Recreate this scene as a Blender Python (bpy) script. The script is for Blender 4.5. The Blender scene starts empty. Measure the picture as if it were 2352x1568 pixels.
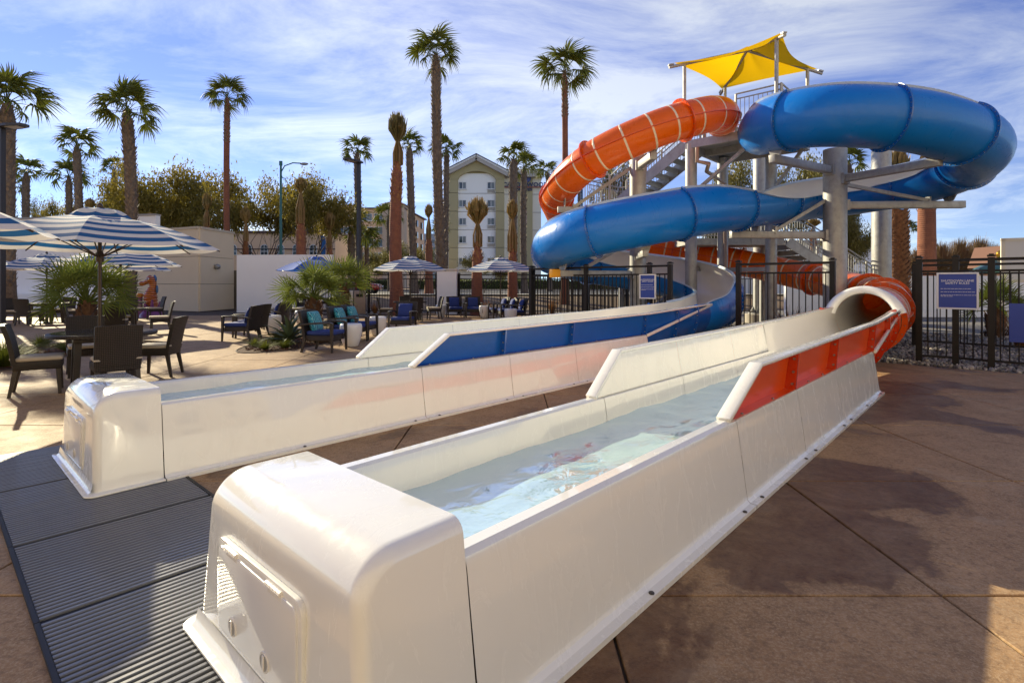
import bpy, bmesh, math, random
from mathutils import Vector, Matrix, Euler
R = math.radians
sin, cos, pi = math.sin, math.cos, math.pi
S = bpy.context.scene
COL = S.collection
random.seed(7)

# ------------------------------------------------------------------ camera
CAM_H = 1.45
cd = bpy.data.cameras.new('camera')
cam = bpy.data.objects.new('camera', cd)
COL.objects.link(cam)
cam.location = (0, 0, CAM_H)
cam.rotation_euler = (R(90), 0, 0)
cd.sensor_width = 36.0
cd.lens = 36.0 * 1244.6 / 2352.0
cd.shift_y = -(784.0 - 651.0) / 2352.0
cd.clip_start = 0.05
cd.clip_end = 3000
S.camera = cam

# ------------------------------------------------------------------ sky and sun
SUN_AZ = R(-46.0)      # measured from +Y, negative = to the left
SUN_EL = R(23.5)
w = bpy.data.worlds.new('World')
S.world = w
w.use_nodes = True
nt = w.node_tree
nt.nodes.clear()
N = nt.nodes.new
L = nt.links.new
sky = N('ShaderNodeTexSky')
sky.sky_type = 'NISHITA'
sky.sun_disc = False
sky.sun_elevation = SUN_EL
sky.sun_rotation = SUN_AZ
sky.air_density = 1.0
sky.dust_density = 0.0
sky.ozone_density = 2.2
tc = N('ShaderNodeTexCoord')
lift = N('ShaderNodeVectorMath'); lift.operation = 'ADD'; lift.inputs[1].default_value = (0, 0, 0.10)
L(tc.outputs['Generated'], lift.inputs[0])
lno = N('ShaderNodeVectorMath'); lno.operation = 'NORMALIZE'
L(lift.outputs[0], lno.inputs[0]); L(lno.outputs[0], sky.inputs[0])
sep = N('ShaderNodeSeparateXYZ')
L(tc.outputs['Generated'], sep.inputs[0])
zc = N('ShaderNodeMath'); zc.operation = 'MAXIMUM'; zc.inputs[1].default_value = 0.0
L(sep.outputs['Z'], zc.inputs[0])
za = N('ShaderNodeMath'); za.operation = 'ADD'; za.inputs[1].default_value = 0.12
L(zc.outputs[0], za.inputs[0])
dv = N('ShaderNodeVectorMath'); dv.operation = 'DIVIDE'
cz = N('ShaderNodeCombineXYZ')
for k in range(3):
    L(za.outputs[0], cz.inputs[k])
L(tc.outputs['Generated'], dv.inputs[0]); L(cz.outputs[0], dv.inputs[1])
mp = N('ShaderNodeMapping')
mp.inputs['Rotation'].default_value = (0, 0, R(22))
mp.inputs['Scale'].default_value = (0.75, 1.05, 0.5)
L(dv.outputs[0], mp.inputs[0])
n1 = N('ShaderNodeTexNoise'); n1.inputs['Scale'].default_value = 1.25; n1.inputs['Detail'].default_value = 9
n1.inputs['Roughness'].default_value = 0.66; n1.inputs['Distortion'].default_value = 0.9
L(mp.outputs[0], n1.inputs['Vector'])
n2 = N('ShaderNodeTexNoise'); n2.inputs['Scale'].default_value = 0.55; n2.inputs['Detail'].default_value = 3
L(dv.outputs[0], n2.inputs['Vector'])
mm = N('ShaderNodeMath'); mm.operation = 'MULTIPLY'
L(n1.outputs['Fac'], mm.inputs[0]); L(n2.outputs['Fac'], mm.inputs[1])
cr = N('ShaderNodeMapRange'); cr.inputs['From Min'].default_value = 0.205; cr.inputs['From Max'].default_value = 0.40
cr.inputs['To Min'].default_value = 0.0; cr.inputs['To Max'].default_value = 0.46
L(mm.outputs[0], cr.inputs['Value'])
hsv = N('ShaderNodeHueSaturation'); hsv.inputs['Saturation'].default_value = 1.12; hsv.inputs['Hue'].default_value = 0.532; hsv.inputs['Value'].default_value = 0.95
L(sky.outputs[0], hsv.inputs['Color'])
# cloud: the local sky light, whitened and a little brighter
bw = N('ShaderNodeRGBToBW'); L(sky.outputs[0], bw.inputs[0])
cm = N('ShaderNodeMath'); cm.operation = 'MULTIPLY_ADD'; cm.inputs[1].default_value = 1.25; cm.inputs[2].default_value = 3.2
L(bw.outputs[0], cm.inputs[0])
cc = N('ShaderNodeCombineColor')
L(cm.outputs[0], cc.inputs[0]); L(cm.outputs[0], cc.inputs[1]); L(cm.outputs[0], cc.inputs[2])
mx = N('ShaderNodeMix'); mx.data_type = 'RGBA'
L(cr.outputs['Result'], mx.inputs['Factor']); L(hsv.outputs[0], mx.inputs['A']); L(cc.outputs[0], mx.inputs['B'])
bg = N('ShaderNodeBackground'); bg.inputs['Strength'].default_value = 0.080
L(mx.outputs['Result'], bg.inputs['Color'])
wo = N('ShaderNodeOutputWorld'); L(bg.outputs[0], wo.inputs[0])

sd = bpy.data.lights.new('sun', 'SUN')
sd.energy = 3.0
sd.angle = R(0.55)
sd.color = (1.0, 0.86, 0.66)
sun = bpy.data.objects.new('sun', sd)
COL.objects.link(sun)
sdir = Vector((sin(SUN_AZ) * cos(SUN_EL), cos(SUN_AZ) * cos(SUN_EL), sin(SUN_EL)))
sun.rotation_euler = sdir.to_track_quat('Z', 'Y').to_euler()
sun.location = sdir * 60

S.view_settings.view_transform = 'Standard'
S.view_settings.look = 'None'
S.view_settings.exposure = 1.52
S.view_settings.gamma = 1.0
S.view_settings.use_curve_mapping = False
S.view_settings.use_white_balance = True
S.view_settings.white_balance_temperature = 7000
S.view_settings.white_balance_tint = 0
S.cycles.use_denoising = True
S.cycles.max_bounces = 8
S.cycles.transparent_max_bounces = 24
S.cycles.caustics_reflective = False
S.cycles.caustics_refractive = False
S.cycles.sample_clamp_indirect = 6.0

# ------------------------------------------------------------------ photo geometry -> metres
F_ = 1244.6
def at(x, y, Y):
    return Vector(((x - 1176) / F_ * Y, Y, CAM_H - (y - 651) / F_ * Y))
def gnd(x, y):
    return at(x, y, CAM_H * F_ / (y - 651))
FA = math.atan2(1139, 1244.6)          # heading of the two run-outs, clockwise from +Y
UX, UY = sin(FA), cos(FA)
def uv(U, V, z=0.0):
    return Vector((UX * U + UY * V, UY * U - UX * V, z))
def toU(p):
    return UX * p[0] + UY * p[1]
def toV(p):
    return UY * p[0] - UX * p[1]

# ------------------------------------------------------------------ materials
MATS = {}
def mat(name, color, rough=0.5, metal=0.0, noise=None, bump=None, coat=0.0, spec=0.5, trans=0.0, sheen=0.0, wave=None):
    """noise=(scale, amount, second colour); bump=(scale, strength, distance); wave=(scale, strength, axis)"""
    if name in MATS:
        return MATS[name]
    m = bpy.data.materials.new(name)
    m.use_nodes = True
    t = m.node_tree
    b = t.nodes['Principled BSDF']
    b.inputs['Base Color'].default_value = (*color, 1)
    b.inputs['Roughness'].default_value = rough
    b.inputs['Metallic'].default_value = metal
    b.inputs['Coat Weight'].default_value = coat
    b.inputs['Coat Roughness'].default_value = 0.035
    b.inputs['Specular IOR Level'].default_value = spec
    if sheen:
        b.inputs['Sheen Weight'].default_value = sheen
    tcn = t.nodes.new('ShaderNodeTexCoord')
    if noise:
        n = t.nodes.new('ShaderNodeTexNoise')
        n.inputs['Scale'].default_value = noise[0]; n.inputs['Detail'].default_value = 6
        n.inputs['Roughness'].default_value = 0.65
        t.links.new(tcn.outputs['Object'], n.inputs['Vector'])
        mr = t.nodes.new('ShaderNodeMapRange')
        mr.inputs['From Min'].default_value = 0.3; mr.inputs['From Max'].default_value = 0.7
        mr.inputs['To Max'].default_value = noise[1]
        t.links.new(n.outputs['Fac'], mr.inputs['Value'])
        mix = t.nodes.new('ShaderNodeMix'); mix.data_type = 'RGBA'
        mix.inputs['A'].default_value = (*color, 1); mix.inputs['B'].default_value = (*noise[2], 1)
        t.links.new(mr.outputs['Result'], mix.inputs['Factor'])
        t.links.new(mix.outputs['Result'], b.inputs['Base Color'])
    if bump:
        n = t.nodes.new('ShaderNodeTexNoise')
        n.inputs['Scale'].default_value = bump[0]; n.inputs['Detail'].default_value = 4
        t.links.new(tcn.outputs['Object'], n.inputs['Vector'])
        bp = t.nodes.new('ShaderNodeBump')
        bp.inputs['Strength'].default_value = bump[1]; bp.inputs['Distance'].default_value = bump[2]
        t.links.new(n.outputs['Fac'], bp.inputs['Height'])
        t.links.new(bp.outputs[0], b.inputs['Normal'])
        if coat:
            t.links.new(bp.outputs[0], b.inputs['Coat Normal'])
    if wave:
        wv = t.nodes.new('ShaderNodeTexWave')
        wv.bands_direction = wave[2]
        wv.inputs['Scale'].default_value = wave[0]
        wv.inputs['Distortion'].default_value = wave[3] if len(wave) > 3 else 0.6
        t.links.new(tcn.outputs['Object'], wv.inputs['Vector'])
        bp = t.nodes.new('ShaderNodeBump')
        bp.inputs['Strength'].default_value = wave[1]; bp.inputs['Distance'].default_value = 0.01
        t.links.new(wv.outputs['Fac'], bp.inputs['Height'])
        t.links.new(bp.outputs[0], b.inputs['Normal'])
    if trans:   # thin leaf or cloth: part of the light goes through
        o = t.nodes['Material Output']
        tr = t.nodes.new('ShaderNodeBsdfTranslucent')
        ms = t.nodes.new('ShaderNodeMixShader'); ms.inputs[0].default_value = trans
        src = b.inputs['Base Color']
        if src.is_linked:
            t.links.new(src.links[0].from_socket, tr.inputs['Color'])
        else:
            tr.inputs['Color'].default_value = (*color, 1)
        t.links.new(b.outputs[0], ms.inputs[1]); t.links.new(tr.outputs[0], ms.inputs[2])
        t.links.new(ms.outputs[0], o.inputs['Surface'])
    MATS[name] = m
    return m

# ------------------------------------------------------------------ mesh builder
class MB:
    def __init__(s):
        s.v = []; s.f = []; s.mi = []; s.uv = None
    def add(s, vs, fs, mi=0):
        o = len(s.v)
        s.v.extend([tuple(p) for p in vs])
        for f in fs:
            s.f.append(tuple(i + o for i in f)); s.mi.append(mi)
        return o
    def box(s, c, d, M=None, mi=0, taper=1.0):
        x, y, z = d[0] / 2, d[1] / 2, d[2] / 2
        vs = []
        for k, (sx, sy) in enumerate(((-1, -1), (1, -1), (1, 1), (-1, 1))):
            vs.append(Vector((sx * x * taper, sy * y * taper, -z)))
        for k, (sx, sy) in enumerate(((-1, -1), (1, -1), (1, 1), (-1, 1))):
            vs.append(Vector((sx * x, sy * y, z)))
        if M is not None:
            vs = [M @ p for p in vs]
        c = Vector(c)
        s.add([p + c for p in vs], [(3, 2, 1, 0), (4, 5, 6, 7), (0, 1, 5, 4), (1, 2, 6, 5), (2, 3, 7, 6), (3, 0, 4, 7)], mi)
    def bar(s, p, q, w, h, mi=0, up=(0, 0, 1)):
        p, q = Vector(p), Vector(q)
        t = q - p
        ln = t.length
        if ln < 1e-6: return
        t /= ln
        up = Vector(up)
        r = t.cross(up)
        if r.length < 1e-4: r = t.cross(Vector((1, 0, 0)))
        r.normalize(); u = r.cross(t)
        vs = []
        for e in (p, q):
            for a, b in ((-1, -1), (1, -1), (1, 1), (-1, 1)):
                vs.append(e + r * a * w / 2 + u * b * h / 2)
        s.add(vs, [(0, 1, 2, 3), (7, 6, 5, 4), (4, 5, 1, 0), (5, 6, 2, 1), (6, 7, 3, 2), (7, 4, 0, 3)], mi)
    def tube(s, pts, r, n=8, mi=0, caps=True):
        pts = [Vector(p) for p in pts]
        rs = r if isinstance(r, (list, tuple)) else [r] * len(pts)
        base = len(s.v)
        ref = None
        for i, p in enumerate(pts):
            t = (pts[min(i + 1, len(pts) - 1)] - pts[max(i - 1, 0)])
            t.normalize()
            if ref is None:
                ref = Vector((0, 0, 1)) if abs(t.z) < 0.9 else Vector((1, 0, 0))
            a = t.cross(ref); a.normalize(); b = a.cross(t); b.normalize(); ref = b
            for k in range(n):
                an = 2 * pi * k / n
                s.v.append(tuple(p + (a * cos(an) + b * sin(an)) * rs[i]))
        for i in range(len(pts) - 1):
            for k in range(n):
                k2 = (k + 1) % n
                s.f.append((base + i * n + k, base + i * n + k2, base + (i + 1) * n + k2, base + (i + 1) * n + k)); s.mi.append(mi)
        if caps:
            s.f.append(tuple(base + k for k in reversed(range(n)))); s.mi.append(mi)
            e = base + (len(pts) - 1) * n
            s.f.append(tuple(e + k for k in range(n))); s.mi.append(mi)
    def lathe(s, prof, n=20, c=(0, 0, 0), mi=0, sx=1.0, sy=1.0, cap=True):
        base = len(s.v)
        for r, z in prof:
            for k in range(n):
                a = 2 * pi * k / n
                s.v.append((c[0] + r * cos(a) * sx, c[1] + r * sin(a) * sy, c[2] + z))
        for i in range(len(prof) - 1):
            for k in range(n):
                k2 = (k + 1) % n
                s.f.append((base + i * n + k, base + i * n + k2, base + (i + 1) * n + k2, base + (i + 1) * n + k)); s.mi.append(mi)
        if cap:
            s.f.append(tuple(base + k for k in reversed(range(n)))); s.mi.append(mi)
            e = base + (len(prof) - 1) * n
            s.f.append(tuple(e + k for k in range(n))); s.mi.append(mi)
    def grid(s, rows, mi=0, closed=False, flip=False):
        n = len(rows[0]); base = len(s.v)
        for r in rows:
            s.v.extend([tuple(p) for p in r])
        for i in range(len(rows) - 1):
            for k in range(n if closed else n - 1):
                k2 = (k + 1) % n
                f = (base + i * n + k, base + i * n + k2, base + (i + 1) * n + k2, base + (i + 1) * n + k)
                s.f.append(f[::-1] if flip else f); s.mi.append(mi)
        return base
    def prism(s, poly, lo, hi, axis='z', mi=0):
        """poly of 2-D points extruded from lo to hi along axis"""
        def P(a, b, h):
            return {'z': (a, b, h), 'y': (a, h, b), 'x': (h, a, b)}[axis]
        n = len(poly)
        vs = [P(a, b, lo) for a, b in poly] + [P(a, b, hi) for a, b in poly]
        fs = [tuple(reversed(range(n))), tuple(range(n, 2 * n))]
        for k in range(n):
            k2 = (k + 1) % n
            fs.append((k, k2, n + k2, n + k))
        s.add(vs, fs, mi)
    def data(s, name, mats, smooth=None):
        me = bpy.data.meshes.new(name)
        me.from_pydata(s.v, [], s.f)
        ms = mats if isinstance(mats, (list, tuple)) else [mats]
        for m in ms: me.materials.append(m)
        if len(ms) > 1:
            me.polygons.foreach_set('material_index', s.mi)
        if smooth is not None:
            me.polygons.foreach_set('use_smooth', [True] * len(me.polygons))
            if smooth < 180:
                me.set_sharp_from_angle(angle=R(smooth))
        if s.uv is not None:
            ul = me.uv_layers.new(name='uv')
            for lp in me.loops:
                ul.data[lp.index].uv = s.uv[lp.vertex_index]
        me.update()
        return me
    def build(s, name, mats, parent=None, smooth=None, fix=False, bevel=0, seg=2, loc=None):
        me = s.data(name, mats, smooth)
        if fix or bevel:
            bm = bmesh.new(); bm.from_mesh(me)
            if fix: bmesh.ops.recalc_face_normals(bm, faces=bm.faces)
            if bevel:
                es = [e for e in bm.edges if len(e.link_faces) == 2 and e.calc_face_angle(0) > R(28)]
                bmesh.ops.bevel(bm, geom=es, offset=bevel, segments=seg, affect='EDGES', clamp_overlap=True, profile=0.5)
            bm.to_mesh(me); bm.free()
            if bevel:
                me.polygons.foreach_set('use_smooth', [True] * len(me.polygons))
                me.set_sharp_from_angle(angle=R(40))
        return obj(name, me, parent, loc)

def obj(name, me, parent=None, loc=None, M=None):
    o = bpy.data.objects.new(name, me)
    COL.objects.link(o)
    if parent is not None: o.parent = parent
    if loc is not None: o.location = loc
    if M is not None: o.matrix_local = M
    return o
def tag(o, label=None, cat=None, group=None, kind=None):
    if label: o['label'] = label
    if cat: o['category'] = cat
    if group: o['group'] = group
    if kind: o['kind'] = kind
    return o
def empty(name, loc=(0, 0, 0), rz=0.0, label=None, cat=None, group=None):
    o = bpy.data.objects.new(name, None)
    COL.objects.link(o)
    o.empty_display_size = 0.1
    o.location = loc; o.rotation_euler = (0, 0, rz)
    return tag(o, label, cat, group)
def copy_tree(o, parent=None):
    c = o.copy(); COL.objects.link(c); c.parent = parent
    for ch in list(o.children): copy_tree(ch, c)
    return c
def place(proto, used, loc, rz, label, group=None, scale=None):
    o = proto if not used else copy_tree(proto)
    used.append(1)
    o.location = loc; o.rotation_euler = (0, 0, rz)
    if scale is not None: o.scale = (scale,) * 3 if not isinstance(scale, tuple) else scale
    return tag(o, label, None, group)
def struct(name, mb, m, **k):
    return tag(mb.build(name, m, **k), kind='structure')
def catmull(pts, step=0.12):
    """dense points through control tuples (any length), roughly every step metres of the first three"""
    P = [list(p) for p in pts]
    P = [[2 * a - b for a, b in zip(P[0], P[1])]] + P + [[2 * a - b for a, b in zip(P[-1], P[-2])]]
    out = []
    for i in range(1, len(P) - 2):
        p0, p1, p2, p3 = P[i - 1], P[i], P[i + 1], P[i + 2]
        d = math.dist(p1[:3], p2[:3]); n = max(2, int(d / step))
        for k in range(n):
            t = k / n
            out.append([0.5 * (2 * b + (-a + c) * t + (2 * a - 5 * b + 4 * c - e) * t * t + (-a + 3 * b - 3 * c + e) * t ** 3)
                        for a, b, c, e in zip(p0, p1, p2, p3)])
    out.append(list(P[-2]))
    return out
def text(name, body, m, parent, M, size, extrude=0.0, align='CENTER', bold=0.0, sx=1.0):
    c = bpy.data.curves.new(name, 'FONT')
    c.body = body; c.size = size; c.align_x = align; c.align_y = 'CENTER'
    c.extrude = extrude; c.offset = bold; c.resolution_u = 2
    c.materials.append(m)
    o = bpy.data.objects.new(name, c); COL.objects.link(o)
    me = bpy.data.meshes.new_from_object(o.evaluated_get(bpy.context.evaluated_depsgraph_get()))
    me.materials.clear(); me.materials.append(m)
    bpy.data.objects.remove(o); bpy.data.curves.remove(c)
    o = obj(name, me, parent)
    o.matrix_local = M @ Matrix.Diagonal((sx, 1, 1, 1))
    return tag(o, kind='stuff')

# palette
gel_white = mat('white_gelcoat', (0.80, 0.79, 0.74), 0.16, coat=0.9, noise=(3.0, 0.35, (0.75, 0.735, 0.68)), bump=(1.3, 0.10, 0.05))
gel_inner = mat('white_gelcoat_inside', (0.82, 0.785, 0.72), 0.25, coat=0.4, noise=(2.0, 0.4, (0.77, 0.73, 0.67)))
gel_blue = mat('blue_gelcoat', (0.003, 0.18, 0.62), 0.26, spec=0.35, coat=0.15, noise=(1.5, 0.5, (0.003, 0.155, 0.55)), bump=(9.0, 0.16, 0.02))
gel_navy = mat('deep_blue_gelcoat', (0.008, 0.11, 0.46), 0.24, spec=0.45, coat=0.2, noise=(6.0, 0.5, (0.008, 0.08, 0.34)), bump=(14.0, 0.16, 0.015))
gel_orange = mat('orange_gelcoat', (0.86, 0.175, 0.008), 0.24, spec=0.4, coat=0.2, noise=(1.2, 0.7, (0.76, 0.13, 0.007)), bump=(7.0, 0.05, 0.02), trans=0.22)
gel_red = mat('red_orange_gelcoat', (0.74, 0.085, 0.006), 0.28, coat=0.25, noise=(3.0, 0.5, (0.62, 0.065, 0.005)), bump=(9.0, 0.08, 0.02))
stripe_m = mat('translucent_cream_stripe', (0.80, 0.66, 0.46), 0.3, coat=0.4)
galv = mat('galvanised_steel', (0.42, 0.42, 0.41), 0.46, metal=0.55, noise=(7.0, 0.8, (0.30, 0.30, 0.30)), bump=(16, 0.08, 0.01))
iron = mat('dark_brown_painted_steel', (0.015, 0.012, 0.010), 0.5, spec=0.25, noise=(8, 0.5, (0.022, 0.018, 0.015)))
bolt_m = mat('bolt_steel', (0.33, 0.32, 0.30), 0.35, metal=0.9)
bolt_dark = mat('dull_bolt_steel', (0.10, 0.09, 0.08), 0.45, metal=0.7)

def scuff(m, scale, lo, hi, amt, col):
    """faint rubbed marks and water scale over a finish"""
    t = m.node_tree; b = t.nodes['Principled BSDF']; n_ = t.nodes.new; l_ = t.links.new
    c = n_('ShaderNodeTexCoord'); mp_ = n_('ShaderNodeMapping'); mp_.inputs['Scale'].default_value = (1, 1, .35); l_(c.outputs['Object'], mp_.inputs[0])
    n = n_('ShaderNodeTexNoise'); n.inputs['Scale'].default_value = scale; n.inputs['Detail'].default_value = 9; n.inputs['Roughness'].default_value = .75; n.inputs['Distortion'].default_value = 1.0
    l_(mp_.outputs[0], n.inputs['Vector'])
    r = n_('ShaderNodeMapRange'); r.inputs['From Min'].default_value = lo; r.inputs['From Max'].default_value = hi; r.inputs['To Max'].default_value = amt; l_(n.outputs['Fac'], r.inputs['Value'])
    x = n_('ShaderNodeMix'); x.data_type = 'RGBA'; src = b.inputs['Base Color'].links[0].from_socket
    l_(src, x.inputs['A']); x.inputs['B'].default_value = (*col, 1); l_(r.outputs['Result'], x.inputs['Factor']); l_(x.outputs['Result'], b.inputs['Base Color'])
    g = n_('ShaderNodeMapRange'); g.inputs['From Min'].default_value = lo - .15; g.inputs['From Max'].default_value = hi; g.inputs['To Min'].default_value = b.inputs['Roughness'].default_value; g.inputs['To Max'].default_value = b.inputs['Roughness'].default_value + .25
    l_(n.outputs['Fac'], g.inputs['Value']); l_(g.outputs['Result'], b.inputs['Roughness'])
scuff(gel_white, 7.0, .56, .74, .13, (0.64, 0.61, 0.54))
scuff(gel_blue, 3.0, .54, .74, .28, (0.06, 0.22, 0.50))
scuff(gel_orange, 4.0, .56, .74, .30, (0.62, 0.16, 0.03))
scuff(galv, 5.0, .52, .70, .45, (0.22, 0.21, 0.20))
# ------------------------------------------------------------------ ground and paving
def deck_material():
    m = bpy.data.materials.new('tan_concrete'); m.use_nodes = True
    t = m.node_tree; b = t.nodes['Principled BSDF']; b.inputs['Specular IOR Level'].default_value = 0.22; n_ = t.nodes.new; l_ = t.links.new
    c = n_('ShaderNodeTexCoord')
    def noise(scale, detail=6, rough=0.6, dist=0.0, src=None):
        n = n_('ShaderNodeTexNoise'); n.inputs['Scale'].default_value = scale; n.inputs['Detail'].default_value = detail
        n.inputs['Roughness'].default_value = rough; n.inputs['Distortion'].default_value = dist
        l_(src or c.outputs['Object'], n.inputs['Vector']); return n
    def ramp(src, a, b2, lo=0.0, hi=1.0):
        r = n_('ShaderNodeMapRange'); r.inputs['From Min'].default_value = a; r.inputs['From Max'].default_value = b2
        r.inputs['To Min'].default_value = lo; r.inputs['To Max'].default_value = hi
        l_(src, r.inputs['Value']); return r.outputs['Result']
    def mix(f, A, B):
        x = n_('ShaderNodeMix'); x.data_type = 'RGBA'
        l_(f, x.inputs['Factor'])
        for s_, v in (('A', A), ('B', B)):
            if isinstance(v, tuple): x.inputs[s_].default_value = (*v, 1)
            else: l_(v, x.inputs[s_])
        return x.outputs['Result']
    def mth(op, a, b2):
        x = n_('ShaderNodeMath'); x.operation = op
        for i, v in enumerate((a, b2)):
            if isinstance(v, (int, float)): x.inputs[i].default_value = v
            else: l_(v, x.inputs[i])
        return x.outputs[0]
    big = noise(0.55, 4); mid = noise(3.2, 7, 0.7); fine = noise(60, 4, 0.85); spk = noise(22, 6, 0.8)
    col = mix(ramp(big.outputs['Fac'], 0.35, 0.65), (0.41, 0.255, 0.128), (0.335, 0.196, 0.093))
    col = mix(ramp(mid.outputs['Fac'], 0.42, 0.68, 0, 0.75), col, (0.215, 0.135, 0.073))
    col = mix(ramp(fine.outputs['Fac'], 0.46, 0.62, 0, 0.7), col, (0.50, 0.36, 0.22))
    col = mix(ramp(spk.outputs['Fac'], 0.50, 0.64, 0, 0.7), col, (0.17, 0.105, 0.06))
    st1 = noise(1.7, 8, 0.7, 1.5); st2 = noise(14, 6, 0.8, 0.4)
    col = mix(ramp(st1.outputs['Fac'], 0.56, 0.66, 0, 0.45), col, (0.42, 0.32, 0.21))
    col = mix(ramp(st1.outputs['Fac'], 0.43, 0.33, 0, 0.5), col, (0.17, 0.10, 0.052))
    col = mix(ramp(st2.outputs['Fac'], 0.52, 0.72, 0, 0.55), col, (0.20, 0.13, 0.075))
    # water thrown out of the run-outs: ragged wet patches along them, drying away from them
    mpn = n_('ShaderNodeMapping'); mpn.vector_type = 'TEXTURE'
    mpn.inputs['Rotation'].default_value = (0, 0, pi / 2 - FA)
    l_(c.outputs['Object'], mpn.inputs[0])
    sp = n_('ShaderNodeSeparateXYZ'); l_(mpn.outputs[0], sp.inputs[0])
    W = sp.outputs['Y']                                   # = -V
    dist = mth('ABSOLUTE', mth('SUBTRACT', W, 1.95), 0)
    near = ramp(dist, 0.8, 3.6, 0.13, -0.20)
    far = ramp(sp.outputs['X'], 8.5, 11.5, 0.0, -0.12)
    far2 = ramp(sp.outputs['X'], 0.2, 1.6, -0.10, 0.0)
    wn = noise(0.75, 7, 0.55, 0.7); wn2 = noise(9.0, 5, 0.7)
    f = mth('ADD', mth('ADD', mth('ADD', wn.outputs['Fac'], near), mth('ADD', far, far2)), mth('MULTIPLY', wn2.outputs['Fac'], 0.10))
    wet = ramp(f, 0.61, 0.632)
    damp = ramp(f, 0.56, 0.64)
    wcol = mix(ramp(spk.outputs['Fac'], 0.4, 0.65), mix(ramp(mid.outputs['Fac'], 0.35, 0.65), (0.105, 0.045, 0.017), (0.165, 0.078, 0.033)), (0.075, 0.033, 0.014))
    col2 = mix(mth('MULTIPLY', damp, 0.45), col, (0.17, 0.102, 0.052))
    col3 = mix(mth('MULTIPLY', wet, ramp(st1.outputs['Fac'], 0.35, 0.62, 0.95, 0.42)), col2, wcol)
    l_(col3, b.inputs['Base Color'])
    rg = n_('ShaderNodeMapRange'); rg.inputs['To Min'].default_value = 0.72; rg.inputs['To Max'].default_value = 0.46
    l_(wet, rg.inputs['Value'])
    l_(mth('ADD', rg.outputs['Result'], mth('MULTIPLY', mth('SUBTRACT', mid.outputs['Fac'], 0.5), 0.35)), b.inputs['Roughness'])
    bp = n_('ShaderNodeBump'); bp.inputs['Strength'].default_value = 0.55; bp.inputs['Distance'].default_value = 0.004
    l_(mth('ADD', fine.outputs['Fac'], mth('MULTIPLY', mid.outputs['Fac'], 0.6)), bp.inputs['Height'])
    l_(bp.outputs[0], b.inputs['Normal'])
    return m
concrete = deck_material()
joint_m = mat('joint_sand', (0.06, 0.042, 0.03), 0.9)
dirt = mat('bark_mulch', (0.13, 0.065, 0.032), 0.95, noise=(18, 1.0, (0.055, 0.026, 0.014)), bump=(40, 0.9, 0.04))
soil = mat('dry_soil', (0.20, 0.125, 0.07), 0.95, noise=(4, 1.0, (0.12, 0.085, 0.05)), bump=(12, 0.5, 0.05))
gravel_m = mat('grey_gravel', (0.22, 0.205, 0.185), 0.9, noise=(9, 1.0, (0.11, 0.10, 0.09)), bump=(25, 0.8, 0.03))
asphalt = mat('street_asphalt', (0.085, 0.083, 0.082), 0.85, noise=(3, 0.7, (0.06, 0.06, 0.06)))
walk_m = mat('pale_sidewalk', (0.34, 0.31, 0.27), 0.85, noise=(1.5, 0.6, (0.27, 0.25, 0.22)))
paint_w = mat('white_road_paint', (0.7, 0.7, 0.68), 0.6)

mb = MB(); mb.add([(-900, -200, -0.06), (900, -200, -0.06), (900, 1600, -0.06), (-900, 1600, -0.06)], [(0, 1, 2, 3)])
struct('ground', mb, soil)
mb = MB(); mb.add([(-34, -6, -0.022), (16, -6, -0.022), (16, 30, -0.022), (-34, 30, -0.022)], [(0, 1, 2, 3)])
deck = struct('pool_deck', mb, joint_m)

def clip(poly, fn):
    out = []
    for i, p in enumerate(poly):
        q = poly[(i + 1) % len(poly)]
        a, b = fn(p), fn(q)
        if a <= 0: out.append(p)
        if (a <= 0) != (b <= 0):
            t = a / (a - b); out.append((p[0] + (q[0] - p[0]) * t, p[1] + (q[1] - p[1]) * t))
    return out
XL = [-33, -29, -25, -21.5, -18, -15, -12.1, -10.35, -8.8, -7.25, -5.7, -4.15, -2.6, -1.03, 0.42, 2.0, 3.68, 5.75, 7.4, 9.1, 10.9, 12.9]
YL = [-5, -1.9, -0.4, 1.05, 2.52, 3.98, 5.55, 7.1, 8.7, 10.3, 12.0, 14.0, 16.5, 19.2, 22.0, 24.6]
GU, GV = 11.95, -10.2
gap = 0.007
for i in range(len(XL) - 1):
    for j in range(len(YL) - 1):
        cell = [(XL[i] + gap, YL[j] + gap), (XL[i + 1] - gap, YL[j] + gap), (XL[i + 1] - gap, YL[j + 1] - gap), (XL[i] + gap, YL[j + 1] - gap)]
        a = clip(cell, lambda p: toU(p) - GU)
        b = clip(clip(cell, lambda p: GU + 0.002 - toU(p)), lambda p: toV(p) - GV)
        if len(a) >= 3 and len(b) >= 3: polys = [cell] if all(toV(p) < GV for p in cell) else [a, b]
        else: polys = [a, b]
        for P in polys:
            if len(P) < 3: continue
            mb = MB()
            cx = sum(p[0] for p in P) / len(P); cy = sum(p[1] for p in P) / len(P)
            dz = random.uniform(-0.0012, 0.0012)
            top = []
            for p in P:
                d = Vector((cx - p[0], cy - p[1])); d.normalize()
                top.append((p[0] + d.x * 0.005, p[1] + d.y * 0.005, dz))
            n = len(P)
            vs = [(p[0], p[1], -0.02) for p in P] + [(p[0], p[1], -0.004 + dz) for p in P] + top
            fs = [tuple(range(2 * n, 3 * n))]
            for r_ in (0, n):
                for k in range(n):
                    k2 = (k + 1) % n; fs.append((r_ + k, r_ + k2, r_ + n + k2, r_ + n + k))
            mb.add(vs, fs)
            mb.build('slab', concrete, parent=deck)

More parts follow.
